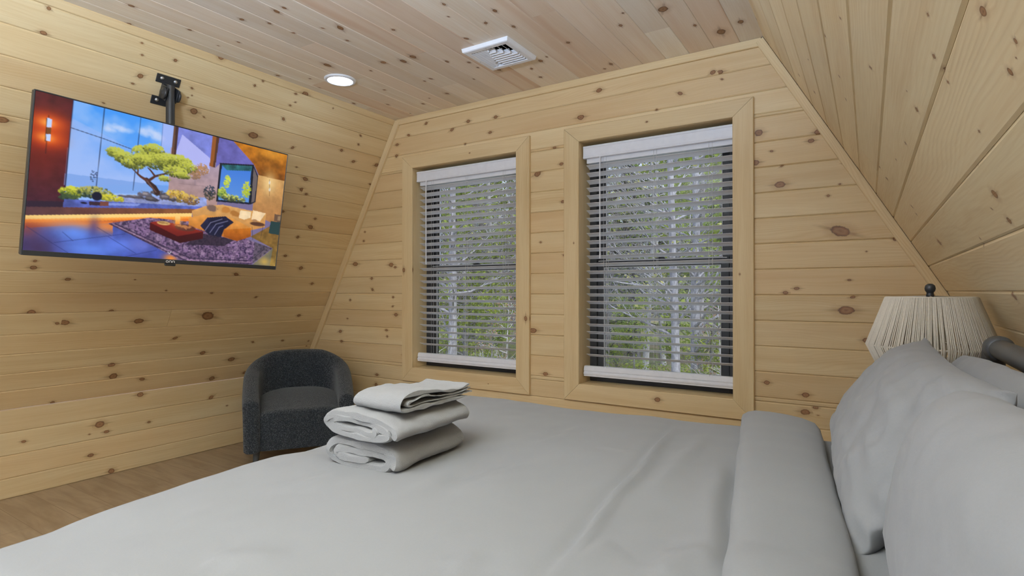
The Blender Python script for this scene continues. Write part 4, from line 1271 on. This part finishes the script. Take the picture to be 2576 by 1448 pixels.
def duvet():
    root = empty('duvet', BL(-1.0, -.78, .77), 'thick white duvet spread over the bed, its head end turned back', 'duvet')
    R = .05
    hang = .40
    xs = np.linspace(FX + R - R * 1.57 - hang, DX1, 170)
    ys = np.linspace(NY + R - R * 1.57 - hang, FY - R + R * 1.57 + hang, 200)
    top = []
    for x in xs:
        row = []
        for y in ys:
            xx, d1 = fold_over(x, FX + R, R, -1)
            if y < -.8: yy, d2 = fold_over(y, NY + R, R, -1)
            else: yy, d2 = fold_over(y, FY - R, R, 1)
            dd = math.hypot(d1, d2) if min(d1, d2) < R else max(d1, d2) + .3 * min(d1, d2)
            z = duvet_top(max(xx, FX), min(max(yy, NY), FY)) - dd
            wv = sstep(R, R + .2, max(d1, d2))
            if wv > 0:                                 # loose folds in the hanging part
                f = wv * (.014 * math.sin(y * 17 + 2 * nz(y * 3, 1)) if d1 > d2 else .014 * math.sin(x * 15 + 2 * nz(x * 3, 5)))
                if d1 > d2: xx -= .014 * wv + f
                else: yy += (.014 * wv + f) * (1 if y > -.8 else -1)
            row.append((xx, yy, max(z, .24)))
        top.append(row)
    T = lambda rows: [[BL(*p) for p in row] for row in rows]
    m = MB()
    m.grid(T(top), True, False, True)
    und = []
    for row in top[-14:]:
        und.append([(p[0], min(max(p[1], NY + .012), FY - .012), max(p[2] - .012, ZM + .002 if p[2] > ZM else .2)) for p in row])
    m.grid(T([top[-1]] + und[::-1]), True, False, True)
    m.build('cover', M_COTTON, root)
    # turned-back head end
    rows = []
    n = 130
    y0, y1 = NY - .03, FY + .012
    for j in range(n + 1):
        f = j / n
        y = y0 + (y1 - y0) * f
        xl = -.527 - .078 * (y + .95) + .016 * sstep(-.3, 0, y) * 0 + .006 * nz(y * 5, 2.0)
        xr = -.362 - .038 * (y + .95) + .005 * nz(y * 4, 7.0)
        endf = sstep(0, .05, f) * sstep(1, .955, f)
        base = max(duvet_top(xl, min(max(y, NY), FY)), .772)
        h = (.044 + .010 * nz(y * 2, 4.0) + .012 * sstep(-.5, 0, y)) * (.30 + .70 * endf)
        sag = .05 * (1 - endf) ** 2
        w = xr - xl
        prof = [(-.004, -.002), (-.012, .010), (-.016, .024), (-.012, .036), (.004, .046), (.03, .051), (.08, .052), (.14, .050), (.19, .045), (.232, .034), (.250, .016), (.250, -.002), (.238, -.006), (.21, -.008)]
        row = []
        for (a, b) in prof:
            aa = xl + a / .25 * w if a > 0 else xl + a
            zz = base + (b / .052 * h if b > 0 else b) + .004 * nz(aa * 8, y * 6, 2) * (b > 0) - sag
            row.append(BL(aa, y, max(zz, ZM + .001)))
        rows.append(row)
    m = MB(); m.grid(rows, True)
    kk = len(rows[0])
    m.add(rows[0], [tuple(range(kk))], True); m.add(rows[-1], [tuple(range(kk))[::-1]], True)
    m.build('turned_back_edge', M_COTTON, root)
duvet()

# ------------------------------------------------------------------ pillows
def pillow(name, label, c, ez, ey, W, Hh, T, seed, ears=.07, sagf=0.0, wr=1.0, rc=0.0):
    """c: centre, ez: direction from lower to upper edge, ey: along the width"""
    r = empty(name, c, label, 'pillow', 'bed pillows')
    ez, ey = Vector(ez).normalized(), Vector(ey)
    ey = (ey - ez * ey.dot(ez)).normalized()
    nn = ey.cross(ez)                                # thickness direction
    if nn.x > 0: nn = -nn                            # front faces the foot of the bed
    N = 64
    def surf(side):
        rows = []
        for i in range(N + 1):
            q = -math.cos(math.pi * i / N)
            row = []
            for j in range(N + 1):
                p = -math.cos(math.pi * j / N)
                a, b = abs(p), abs(q)
                th = T / 2 * (max(0, 1 - a ** 3.0) ** .62) * (max(0, 1 - b ** 3.0) ** .62)
                sx = 1 - ears * (1 - q * q) * a ** 2
                sz = 1 - ears * (1 - p * p) * b ** 2
                rd = 1 - rc * (a * b) ** 2.2
                x, z = p * W / 2 * sx * rd, q * Hh / 2 * sz * rd
                wgt = (1 - a ** 6) * (1 - b ** 6)
                # wrinkles run from the corners and the seam
                w1 = nz(p * 1.6 + q * 2.6 + seed, (q - p) * 7 + 1.5 * nz(p * 2, q * 2, seed), seed)
                w2 = nz(p * 5 + seed, q * 3.5, seed + 4)
                w3 = abs(nz((q + .3 * p) * 1.4 + seed, (p - .25 * q) * 7.5, seed + 9)) * (1.15 - .5 * p)
                d = wr * (.0045 * w1 + .0022 * w2 - .011 * max(0, w3 - .12)) * (.35 + .65 * wgt) * min(1, (th / (T * .12)))
                seam = .006 * math.sin(22 * (p if b > a else q) + seed * 3) * max(a, b) ** 12
                bow = sagf * (q * q) 
                off = side * (th + (d if side > 0 else 0)) + bow
                row.append(Vector(c) + ey * x + ez * z + nn * off + nn * seam)
            rows.append(row)
        return rows
    f, b = surf(1), surf(-1)
    m = MB()
    o = len(m.v)
    m.grid(f, True, False, False); m.grid(b, True, False, True)
    ob = m.build('pillowcase', M_PILLOW, r)
    import bmesh
    bm = bmesh.new(); bm.from_mesh(ob.data)
    bmesh.ops.remove_doubles(bm, verts=bm.verts, dist=.0004)
    bmesh.ops.recalc_face_normals(bm, faces=bm.faces)
    bm.to_mesh(ob.data); bm.free()
    return r
RB = lambda x, y, z: Vector((x * math.cos(TB) - y * math.sin(TB), x * math.sin(TB) + y * math.cos(TB), z))
pillow('pillow', 'white pillow with a pointed corner, leaning in front of the rope lamp', (0.055, 1.52, 0.907), RB(.56, -.03, .80), RB(.0, 1, .0), .86, .37, .19, 1.3, .10, 0, 1.4)
pillow('pillow', 'white pillow lying against the headboard behind the pointed pillow', (0.195, 1.45, 0.905), RB(.22, 0, .97), RB(0, 1, 0), .80, .31, .11, 5.1, .03, 0, 1.0, .13)
pillow('pillow', 'large smooth white pillow nearest the viewer at the right edge', (0.122, 0.79, 0.913), RB(.20, 0, .98), RB(0, 1, 0), .74, .315, .18, 8.4, .02, 0, .5, .15)

# ------------------------------------------------------------------ folded towels
def ribbon(m, path, h, length, tm, ny=40, seed=0.0, amp=.0022, ends=.012):
    """a folded layer: path in (p, z), half thickness h, extruded over length; tm maps (p, q, z) to the room"""
    C = crom([(p, 0, z) for p, z in path], 9)
    C = [(v.x, v.z) for v in C]
    n = len(C)
    L, R = [], []
    for i in range(n):
        a, b = C[max(i - 1, 0)], C[min(i + 1, n - 1)]
        dx, dz = b[0] - a[0], b[1] - a[1]
        l = math.hypot(dx, dz) + 1e-9
        tp = h * min(1, .55 + .45 * min(i, n - 1 - i) / 3)
        L.append((C[i][0] - dz / l * tp, C[i][1] + dx / l * tp)); R.append((C[i][0] + dz / l * tp, C[i][1] - dx / l * tp))
    out = L + R[::-1]
    k = len(out)
    rows = []
    for j in range(ny + 1):
        s = j / ny
        e = min(s, 1 - s) * length
        rnd = math.sqrt(max(0, 1 - (1 - min(1, e / (h * 1.1))) ** 2)) if e < h * 1.1 else 1
        sc = .62 + .38 * rnd
        row = []
        for i, (p, z) in enumerate(out):
            ci = C[i] if i < n else C[2 * n - 1 - i]
            pp, zz = ci[0] + (p - ci[0]) * sc, ci[1] + (z - ci[1]) * sc
            g = nz(p * 22 + seed, s * length * 18, z * 22) * amp * 2.2 + nz(p * 90, s * length * 80 + seed, z * 90) * amp * .35
            d = math.hypot(p - ci[0], z - ci[1]) + 1e-9
            pp += (p - ci[0]) / d * g; zz += (z - ci[1]) / d * g
            # layers are not cut off in one line
            qo = ends * nz(ci[0] * 14 + seed, ci[1] * 26, 3.3) * (1 if s < .5 else .6)
            row.append(tm(pp, -qo + s * (length + 2 * qo) if s < .5 else s * length + qo * (2 * s - 1), zz))
        rows.append(row)
    m.grid(rows, True, True, False)
    caps = [(i, i + 1, k - 2 - i, k - 1 - i) for i in range(n - 1)]
    m.add(rows[0], [c[::-1] for c in caps], True); m.add(rows[-1], caps, True)

def towel(label, loc, rz, layers, axis, length, seed, h):
    r = empty('towel', loc, label, 'towel', 'folded white towels stacked on the bed', rz=rz)
    r['_local'] = 1
    m = MB()
    tm = (lambda p, q, z: (p, q, z)) if axis == 'y' else (lambda p, q, z: (q, p, z))
    for i, (path, hh) in enumerate(layers): ribbon(m, path, hh, length, tm, 44, seed + i * 3.7)
    o = m.build('folded_cloth', M_TERRY, r)
    if axis != 'y':
        o.data.flip_normals()
    return r
TZ = 0.772
TA = math.radians(4)
h = .0115
spiral = [(.125, .037), (.09, .033), (.05, .035), (.030, .041), (.026, .052), (.036, .062), (.07, .062), (.12, .059), (.155, .058), (.176, .050), (.183, .034), (.176, .018), (.150, .0115), (.10, .0115), (.05, .0125), (.018, .018), (.004, .034), (.000, .052), (.007, .072), (.028, .086), (.07, .088), (.12, .083), (.155, .080), (.180, .072), (.199, .054), (.2035, .034), (.199, .022)]
spiral2 = [(.150, .053), (.158, .040), (.150, .030), (.10, .034), (.05, .040), (.022, .050), (.016, .063), (.03, .078), (.07, .079), (.12, .070), (.16, .062), (.186, .050), (.196, .034), (.186, .020), (.15, .013), (.10, .012), (.05, .018), (.012, .032), (-.006, .054), (.002, .078), (.026, .096), (.07, .100), (.12, .094), (.17, .083), (.205, .064), (.218, .042), (.212, .028)]
lift = lambda P, dz: [(p, z + dz) for p, z in P]
spiral = [(p, .0095 + (z - .0115) * .68) for p, z in spiral]
sp2 = [(p, .0095 + (z - .012) * .54) for p, z in spiral2]
towel('folded white bath towel at the bottom of the stack on the bed', (-1.130, 0.925, TZ), TA, [(spiral, .0118)], 'y', .29, 1.0, h)
towel('thick folded white bath towel in the middle of the stack', (-1.128, 0.918, TZ + .072), TA - .03, [(lift(sp2, .0020), .0108)], 'y', .292, 5.0, h)
hand = [([(.262, .006), (.2, .006), (.08, .006), (.022, .007), (.006, .016), (.010, .030), (.030, .040), (.08, .042), (.14, .037), (.2, .030), (.245, .028), (.275, .035)], .0048),
        ([(.285, .015), (.24, .014), (.17, .0145), (.10, .0155), (.05, .0150), (.034, .018), (.036, .024), (.06, .027), (.085, .0315), (.105, .0315), (.13, .0255), (.18, .0215), (.24, .0205), (.280, .026)], .0038)]
towel('thin folded white hand towel with layered edges on top of the stack', (-1.072, 0.950, TZ + .072 + .067), TA - .06, hand, 'x', .152, 9.0, .004)

# ------------------------------------------------------------------ lamp and nightstand
LX, LY = 0.165, 2.215
def nightstand():
    r = empty('nightstand', (LX + .03, LY + .015, 0), 'small dark wooden nightstand under the rope lamp, behind the bed', 'nightstand')
    m = MB(); m.box((LX + .03, LY + .015, .35), (.40, .34, .40), bev=.004); m.build('body', M_NIGHT, r)
    m = MB(); m.box((LX + .03, LY + .015, .5625), (.43, .36, .025), bev=.004); m.build('top', M_NIGHT, r)
    m = MB(); m.box((LX + .03 - .205, LY + .015, .40), (.018, .29, .22), bev=.003); d = m.build('drawer', M_NIGHT, r)
    m = MB(); m.lathe([(.006, 0), (.006, .012), (.012, .018), (.010, .026), (.0001, .028)], (LX + .03 - .214, LY + .015, .40), 14, Matrix.Rotation(-math.pi / 2, 3, 'Y')); m.build('knob', M_BLACKM, d)
    for sx in (-1, 1):
        for sy in (-1, 1):
            m = MB(); m.lathe([(.012, 0), (.018, .15)], (LX + .03 + sx * .17, LY + .015 + sy * .14, 0), 12); m.build('leg', M_NIGHT, r)
nightstand()
def lamp():
    z0 = .575
    r = empty('table_lamp', (LX, LY, z0), 'table lamp with double-cone natural rope shade and black ball finial', 'lamp')
    zt, zw, zb = 1.180, 1.026, .895
    rt_, rw, rb = .1165, .170, .112
    m = MB()
    m.lathe([(.075, z0), (.075, z0 + .012), (.03, z0 + .022), (.022, z0 + .05), (.045, z0 + .13), (.05, z0 + .18), (.03, z0 + .25), (.012, z0 + .29), (.012, z0 + .33)], (LX, LY, 0), 32)
    m.build('base', M_BLACKM, r)
    m = MB(); m.lathe([(.012, .90), (.018, .905), (.018, .96), (.013, .965)], (LX, LY, 0), 20); m.build('socket', M_BLACKM, r)
    m = MB()
    m.lathe([(.012, .963), (.014, .985), (.026, 1.01), (.038, 1.045), (.040, 1.065), (.036, 1.085), (.024, 1.102), (.0001, 1.108)], (LX, LY, 0), 28)
    m.build('bulb', M_BULB, r)
    sh = []
    for nm, rr, zz in (('top_ring', rt_, zt), ('middle_ring', rw, zw), ('bottom_ring', rb, zb)):
        m = MB()
        P = [(LX + rr * math.cos(w), LY + rr * math.sin(w), zz) for w in (2 * math.pi * k / 64 for k in range(65))]
        m.tube(P, .0034, 8, False)
        m.build(nm, M_ROPE, r)
    m = MB()
    rnd = random.Random(4)
    n = 205
    for k in range(n):
        w = 2 * math.pi * (k + rnd.uniform(-.18, .18)) / n
        w2 = w + rnd.uniform(-.012, .012)
        w3 = w2 + .05
        rad = rnd.uniform(.0020, .0025)
        p = lambda rr, ww, zz: (LX + rr * math.cos(ww), LY + rr * math.sin(ww), zz)
        m.tube([p(rt_ + .003, w, zt), p((rt_ + rw) / 2 + .003, (w + w2) / 2, (zt + zw) / 2), p(rw + .0035, w2, zw), p((rw + rb) / 2 + .003, (w2 + w3) / 2, (zw + zb) / 2), p(rb + .003, w3, zb)], rad, 5)
    m.build('rope_shade', M_ROPE, r)
    m = MB()
    for k in range(3):
        w = 2 * math.pi * k / 3 + .5
        m.tube([(LX + .008 * math.cos(w), LY + .008 * math.sin(w), zt + .004), (LX + rt_ * math.cos(w), LY + rt_ * math.sin(w), zt)], .0022, 6)
    for s in (-1, 1): m.tube([(LX + s * .014, LY, .955), (LX + s * .05, LY, 1.0), (LX + s * .055, LY, 1.08), (LX + s * .03, LY, 1.15), (LX, LY, zt)], .0015, 6)
    m.build('harp', M_ZINC, r)
    m = MB()
    m.lathe([(.008, zt), (.010, zt + .003), (.0115, zt + .006), (.0095, zt + .012), (.0095, zt + .016), (.0135, zt + .022), (.0148, zt + .029), (.0128, zt + .038), (.007, zt + .0435), (.0001, zt + .0445)], (LX, LY, 0), 24)
    m.build('finial', M_BLACKM, r)
lamp()

# ------------------------------------------------------------------ added uplight, out of view behind the camera, as ceiling fill
def added_uplight():
    x, y = -0.75, -0.45
    r = empty('added_uplight', (x, y, 0), 'added black uplight, unseen behind the viewer, brightening the ceiling', 'fill light')
    m = MB(); m.lathe([(.14, 0), (.14, .015), (.03, .03), (.0001, .03)], (x, y, 0), 32); m.build('base', M_BLACKM, r)
    m = MB(); m.tube([(x, y, .02), (x, y, 1.62)], .012, 14); m.build('pole', M_BLACKM, r)
    m = MB(); m.lathe([(.02, 1.60), (.08, 1.63), (.17, 1.72), (.20, 1.78), (.195, 1.78), (.165, 1.725), (.08, 1.645), (.02, 1.62)], (x, y, 0), 40, closed=True); m.build('shade', M_WHITEP, r)
    l = bpy.data.objects.new('lamp_light', bpy.data.lights.new('lamp_light', 'AREA'))
    COL.objects.link(l); l.parent = r; l.location = (0, 0, 1.77); l.rotation_euler = (math.pi, 0, 0)
    l.data.shape = 'DISK'; l.data.size = 0.34; l.data.energy = UPLIGHT; l.data.color = (0.75, 0.97, 1.34)
added_uplight()

# ------------------------------------------------------------------ the wood outside
def gz(x, y):
    """height of the ground outside"""
    return -1.25 + .055 * (y - 3.2) + .10 * nz(x * .25, y * .25, 5.0) + .03 * nz(x * .9, y * .9, 1.0) if y > 3.2 else -1.25
def ground():
    q = NT('grass and leaf litter')
    o = q.n('TexCoord').outputs['Object']
    n1, n2, n3 = q.noise(o, .9, 3, .6), q.noise(o, 14, 3, .7), q.noise(o, 60, 2, .7)
    c = q.mix(q.rng(n1, .35, .62), (0.20, 0.24, 0.085, 1), (0.30, 0.25, 0.17, 1))
    c = q.mix(q.rng(n2, .45, .7, 0, .7), c, (0.42, 0.37, 0.27, 1))
    c = q.mix(q.rng(n3, .5, .75, 0, .6), c, (0.10, 0.10, 0.05, 1))
    mt = q.base(c, 0.95, 0.1)
    m = MB()
    xs = [-34 + 44 * i / 70 for i in range(71)]
    ys = [3.5 + 46 * (j / 60) ** 1.4 for j in range(61)]
    m.grid([[(x, y, gz(x, y)) for x in xs] for y in ys], True, False, True)
    tag(m.build('ground_outside', mt), 'sloping grass and leaf litter outside the windows', 'ground', kind='structure')
ground()
def bark(name, c, d):
    q = NT(name)
    o = q.n('TexCoord').outputs['Object']
    x, y, z = q.sep(o)
    f = q.noise(q.vec(q.math('MULTIPLY', x, 30), q.math('MULTIPLY', y, 30), q.math('MULTIPLY', z, 9)), 1, 3, .65)
    return q.base(q.mix(q.rng(f, .35, .65), c, d), .9, .1)
B_PALE = bark('pale grey bark', (0.44, 0.43, 0.47, 1), (0.25, 0.24, 0.265, 1))
B_GREY = bark('grey bark', (0.37, 0.35, 0.37, 1), (0.21, 0.19, 0.20, 1))
B_DARK = bark('dark bark', (0.17, 0.15, 0.14, 1), (0.09, 0.08, 0.075, 1))
B_TWIG = bark('silvery twigs', (0.62, 0.60, 0.63, 1), (0.42, 0.40, 0.42, 1))
def leafm(name, a, b):
    q = NT(name)
    oi = q.n('ObjectInfo')
    o = q.n('TexCoord').outputs['Object']
    f = q.noise(o, 2.4, 2)
    f2 = q.noise(o, 23, 1)
    c = q.mix(q.rng(q.math('ADD', q.math('MULTIPLY', f, .5), q.math('MULTIPLY', f2, .5)), .38, .62), a, b)
    tr = q.n('BsdfTranslucent'); q.put(tr.inputs[0], c)
    mx = q.n('MixShader'); mx.inputs[0].default_value = .4
    q.base(c, .6, .2)
    q.t.links.new(q.b.outputs[0], mx.inputs[1]); q.t.links.new(tr.outputs[0], mx.inputs[2])
    q.t.links.new(mx.outputs[0], q.t.nodes['Material Output'].inputs['Surface'])
    return q.m
L_SPRING = leafm('spring leaves', (0.42, 0.48, 0.10, 1), (0.24, 0.33, 0.08, 1))
L_DARK = leafm('evergreen needles', (0.055, 0.085, 0.035, 1), (0.10, 0.15, 0.055, 1))
L_RED = leafm('reddish buds', (0.40, 0.23, 0.20, 1), (0.50, 0.36, 0.22, 1))
L_GOLD = leafm('pale gold leaves', (0.62, 0.55, 0.24, 1), (0.44, 0.44, 0.16, 1))

def tree_geo(seed, h, r0, nb, spread, twig, leaf, leafsize, kind):
    """trunk and branches, and the leaves, standing on the origin"""
    R = random.Random(seed)
    w, lf = MB(), MB()
    lean = R.uniform(-.05, .05), R.uniform(-.04, .04)
    tp = []
    for i in range(11):
        f = i / 10
        tp.append((lean[0] * h * f + .05 * h * .25 * nz(f * 3, seed), lean[1] * h * f + .04 * h * .25 * nz(f * 3, seed + 9), h * f - .15 * (1 - f)))
    w.tube(tp, [r0 * (1.25 - .25 * min(1, i / 1.5)) * (1 - .75 * i / 10) for i in range(11)], 9, False)
    tips = []
    for k in range(nb):
        f = (R.uniform(.10, .97) if kind != 'bare' else R.uniform(.16, .97))
        i = f * 10; a = Vector(tp[int(i)]); b = Vector(tp[min(10, int(i) + 1)])
        p = a.lerp(b, i - int(i))
        az = R.uniform(0, 2 * math.pi)
        L = spread * h * (.25 + .75 * (1 - f)) * R.uniform(.5, 1.1)
        up = R.uniform(.05, .75) if kind != 'ever' else R.uniform(-.25, .1)
        d = Vector((math.cos(az), math.sin(az), up)).normalized()
        pts = [p]
        for s in range(4):
            d = (d + Vector((R.uniform(-.3, .3), R.uniform(-.3, .3), R.uniform(-.12, .28) if kind != 'ever' else R.uniform(-.15, .1)))).normalized()
            pts.append(pts[-1] + d * L / 4)
        rr = max(.004, r0 * .34 * (1 - f) + .006)
        w.tube(pts, [rr, rr * .75, rr * .5, rr * .34, rr * .15], 5, False)
        tips.append((pts, d))
        for t in range(twig):
            s = R.uniform(.25, 1) * 4
            q0 = pts[int(min(3, s))].lerp(pts[min(4, int(s) + 1)], s - int(s))
            d2 = (d + Vector((R.uniform(-1, 1), R.uniform(-1, 1), R.uniform(-.5, .8)))).normalized()
            l2 = L * R.uniform(.15, .45)
            q1 = q0 + d2 * l2 * .5 + Vector((0, 0, R.uniform(-.05, .08) * l2)); q2 = q1 + (d2 + Vector((R.uniform(-.4, .4), R.uniform(-.4, .4), R.uniform(-.3, .4)))).normalized() * l2 * .5
            w.tube([q0, q1, q2], [max(.0028, rr * .32), max(.0022, rr * .2), .0015], 4, False)
            tips.append(([q0, q1, q2], d2))
    if leaf:
        for _ in range(leaf):
            pts, d = R.choice(tips)
            s = R.uniform(.3, 1) * (len(pts) - 1)
            p = pts[int(min(len(pts) - 2, s))].lerp(pts[min(len(pts) - 1, int(s) + 1)], s - int(s))
            g = leafsize * 1.6
            p = p + Vector((R.gauss(0, g), R.gauss(0, g), R.gauss(0, g * .7)))
            a = Vector((R.gauss(0, 1), R.gauss(0, 1), R.gauss(0, .6))).normalized() * leafsize * R.uniform(.5, 1)
            b = a.cross(Vector((R.gauss(0, 1), R.gauss(0, 1), R.gauss(0, 1)))).normalized() * leafsize * R.uniform(.25, .5)
            if kind == 'ever': a, b = a * 1.3, b * .55
            lf.add([p - a, p + b, p + a, p - b], [(0, 1, 2, 3)])
    return w, lf
PROTO = {}
def proto(key, barkm, leafmat, *a):
    w, l = tree_geo(*a)
    PROTO[key] = (w, l, barkm, leafmat)
proto('pale1', B_PALE, L_SPRING, 11, 8.5, .092, 40, .26, 6, 900, .050, 'bare')
proto('pale2', B_PALE, L_GOLD, 12, 9.0, .066, 44, .24, 7, 900, .045, 'bare')
proto('grey1', B_GREY, L_SPRING, 13, 9.5, .11, 56, .26, 8, 1500, .055, 'bare')
proto('grey2', B_GREY, None, 14, 10, .10, 60, .25, 9, 0, .05, 'bare')
proto('grey3', B_TWIG, L_GOLD, 15, 8, .07, 60, .28, 9, 600, .045, 'bare')
proto('leafy1', B_GREY, L_SPRING, 16, 7.5, .09, 60, .34, 6, 5200, .075, 'leafy')
proto('leafy2', B_PALE, L_SPRING, 17, 6.0, .07, 56, .38, 6, 4600, .070, 'leafy')
proto('ever', B_DARK, L_DARK, 18, 9.5, .13, 110, .30, 3, 9000, .085, 'ever')
proto('shrub1', B_TWIG, L_SPRING, 19, 1.9, .016, 26, .55, 7, 240, .030, 'bare')
proto('shrub2', B_TWIG, L_RED, 20, 2.2, .016, 28, .5, 8, 700, .028, 'bare')
proto('bush', B_GREY, L_SPRING, 21, 2.4, .03, 40, .5, 6, 2600, .045, 'leafy')
MESHES = {}
def plant(key, name, x, y, s, rz, label, cat, group=None):
    w, l, bm_, lm_ = PROTO[key]
    r = empty(name, (x, y, gz(x, y)), label, cat, group, rz=rz)
    r.scale = (s, s, s)
    r['_local'] = 1
    for nm, mb, mt in (('trunk_and_branches' if cat == 'tree' else 'stems', w, bm_), ('foliage', l, lm_)):
        if mt is None or not mb.v: continue
        if (key, nm) in MESHES:
            o = bpy.data.objects.new(nm, MESHES[key, nm]); COL.objects.link(o); o.parent = r
        else:
            o = mb.build(nm, mt, r); MESHES[key, nm] = o.data
    return r
def along(px, y):
    """x on the sight line through picture column px at distance y"""
    d = FW + RT * ((px - 1288) / FOC)
    return d.x / d.y * y
plant('pale1', 'tree', along(1140, 8.2), 8.2, 1.0, .4, 'thick pale grey trunk seen through the lower half of the left window', 'tree')
plant('pale2', 'tree', along(1085, 9.6), 9.6, 1.0, 2.0, 'pale grey trunk at the left edge of the left window view', 'tree')
plant('pale2', 'tree', along(1698, 7.8), 7.8, 1.0, 1.1, 'slim pale trunk in the middle of the right window view', 'tree')
plant('pale1', 'tree', along(1748, 8.8), 8.8, .9, 3.3, 'pale trunk just right of the middle in the right window view', 'tree')
plant('ever', 'evergreen_tree', along(1590, 14.5), 14.5, 1.0, .3, 'dark green evergreen tree behind the left part of the right window', 'tree')
plant('leafy1', 'tree', along(1215, 12.5), 12.5, 1.0, .9, 'bright yellow-green leafy tree filling the left window view', 'tree')
plant('leafy2', 'tree', along(1175, 10.6), 10.6, .9, 2.5, 'smaller yellow-green tree beside the pale trunk outside the left window', 'tree')
plant('leafy2', 'tree', along(1790, 15.0), 15.0, .9, 4.1, 'light green leafy tree at the right edge of the right window view', 'tree')
plant('shrub2', 'shrub', along(1265, 7.2), 7.2, 1.0, .2, 'reddish budding shrub at the lower right of the left window view', 'shrub')
plant('shrub2', 'shrub', along(1818, 8.6), 8.6, .9, 2.2, 'reddish shrub at the lower right of the right window view', 'shrub')
plant('shrub1', 'shrub', along(1215, 5.9), 5.9, .75, 1.2, 'bare silvery branches low in front of the left window', 'shrub')
plant('bush', 'shrub', along(1600, 9.4), 9.4, .8, .7, 'green bush under the evergreen in the right window view', 'shrub')
rw = random.Random(77)
kinds = ['grey1', 'grey2', 'grey3', 'grey2', 'grey1', 'grey3', 'leafy1', 'grey2']
n = 0
for y in (11.5, 14, 17, 20.5, 25, 31):
    x0, x1 = along(1040, y) - .3, along(1860, y) + .3
    c = int((x1 - x0) / (1.5 if y < 20 else 1.8)) + 1
    for i in range(c):
        x = x0 + (i + rw.uniform(.15, .85)) / c * (x1 - x0)
        k = kinds[n % len(kinds)] if y < 24 else rw.choice(['grey2', 'grey1', 'leafy1', 'ever'])
        n += 1
        if k == 'leafy1': lab = 'light green leafy tree deep in the wood outside the windows'
        elif k == 'ever': lab = 'dark evergreen far back in the wood outside the windows'
        else: lab = 'bare grey-trunked tree in the thick of the wood outside the windows'
        plant(k, 'tree', x, y + rw.uniform(-.6, .6), rw.uniform(.8, 1.15), rw.uniform(0, 6.28), lab, 'tree', {'leafy1': 'leafy trees deep in the wood', 'ever': 'far evergreens'}.get(k, 'bare trees in the wood'))
for i in range(12):
    y = rw.uniform(6.5, 13)
    x = rw.uniform(along(1060, y), along(1840, y))
    k = rw.choice(['shrub1', 'shrub1', 'bush'])
    plant(k, 'shrub', x, y, rw.uniform(.5, .9), rw.uniform(0, 6.28), 'bare twiggy undergrowth on the forest floor outside' if k == 'shrub1' else 'low green bush on the forest floor outside', 'shrub', 'bare undergrowth' if k == 'shrub1' else 'green undergrowth')
for o in list(bpy.data.objects):
    if '_local' in o: del o['_local']
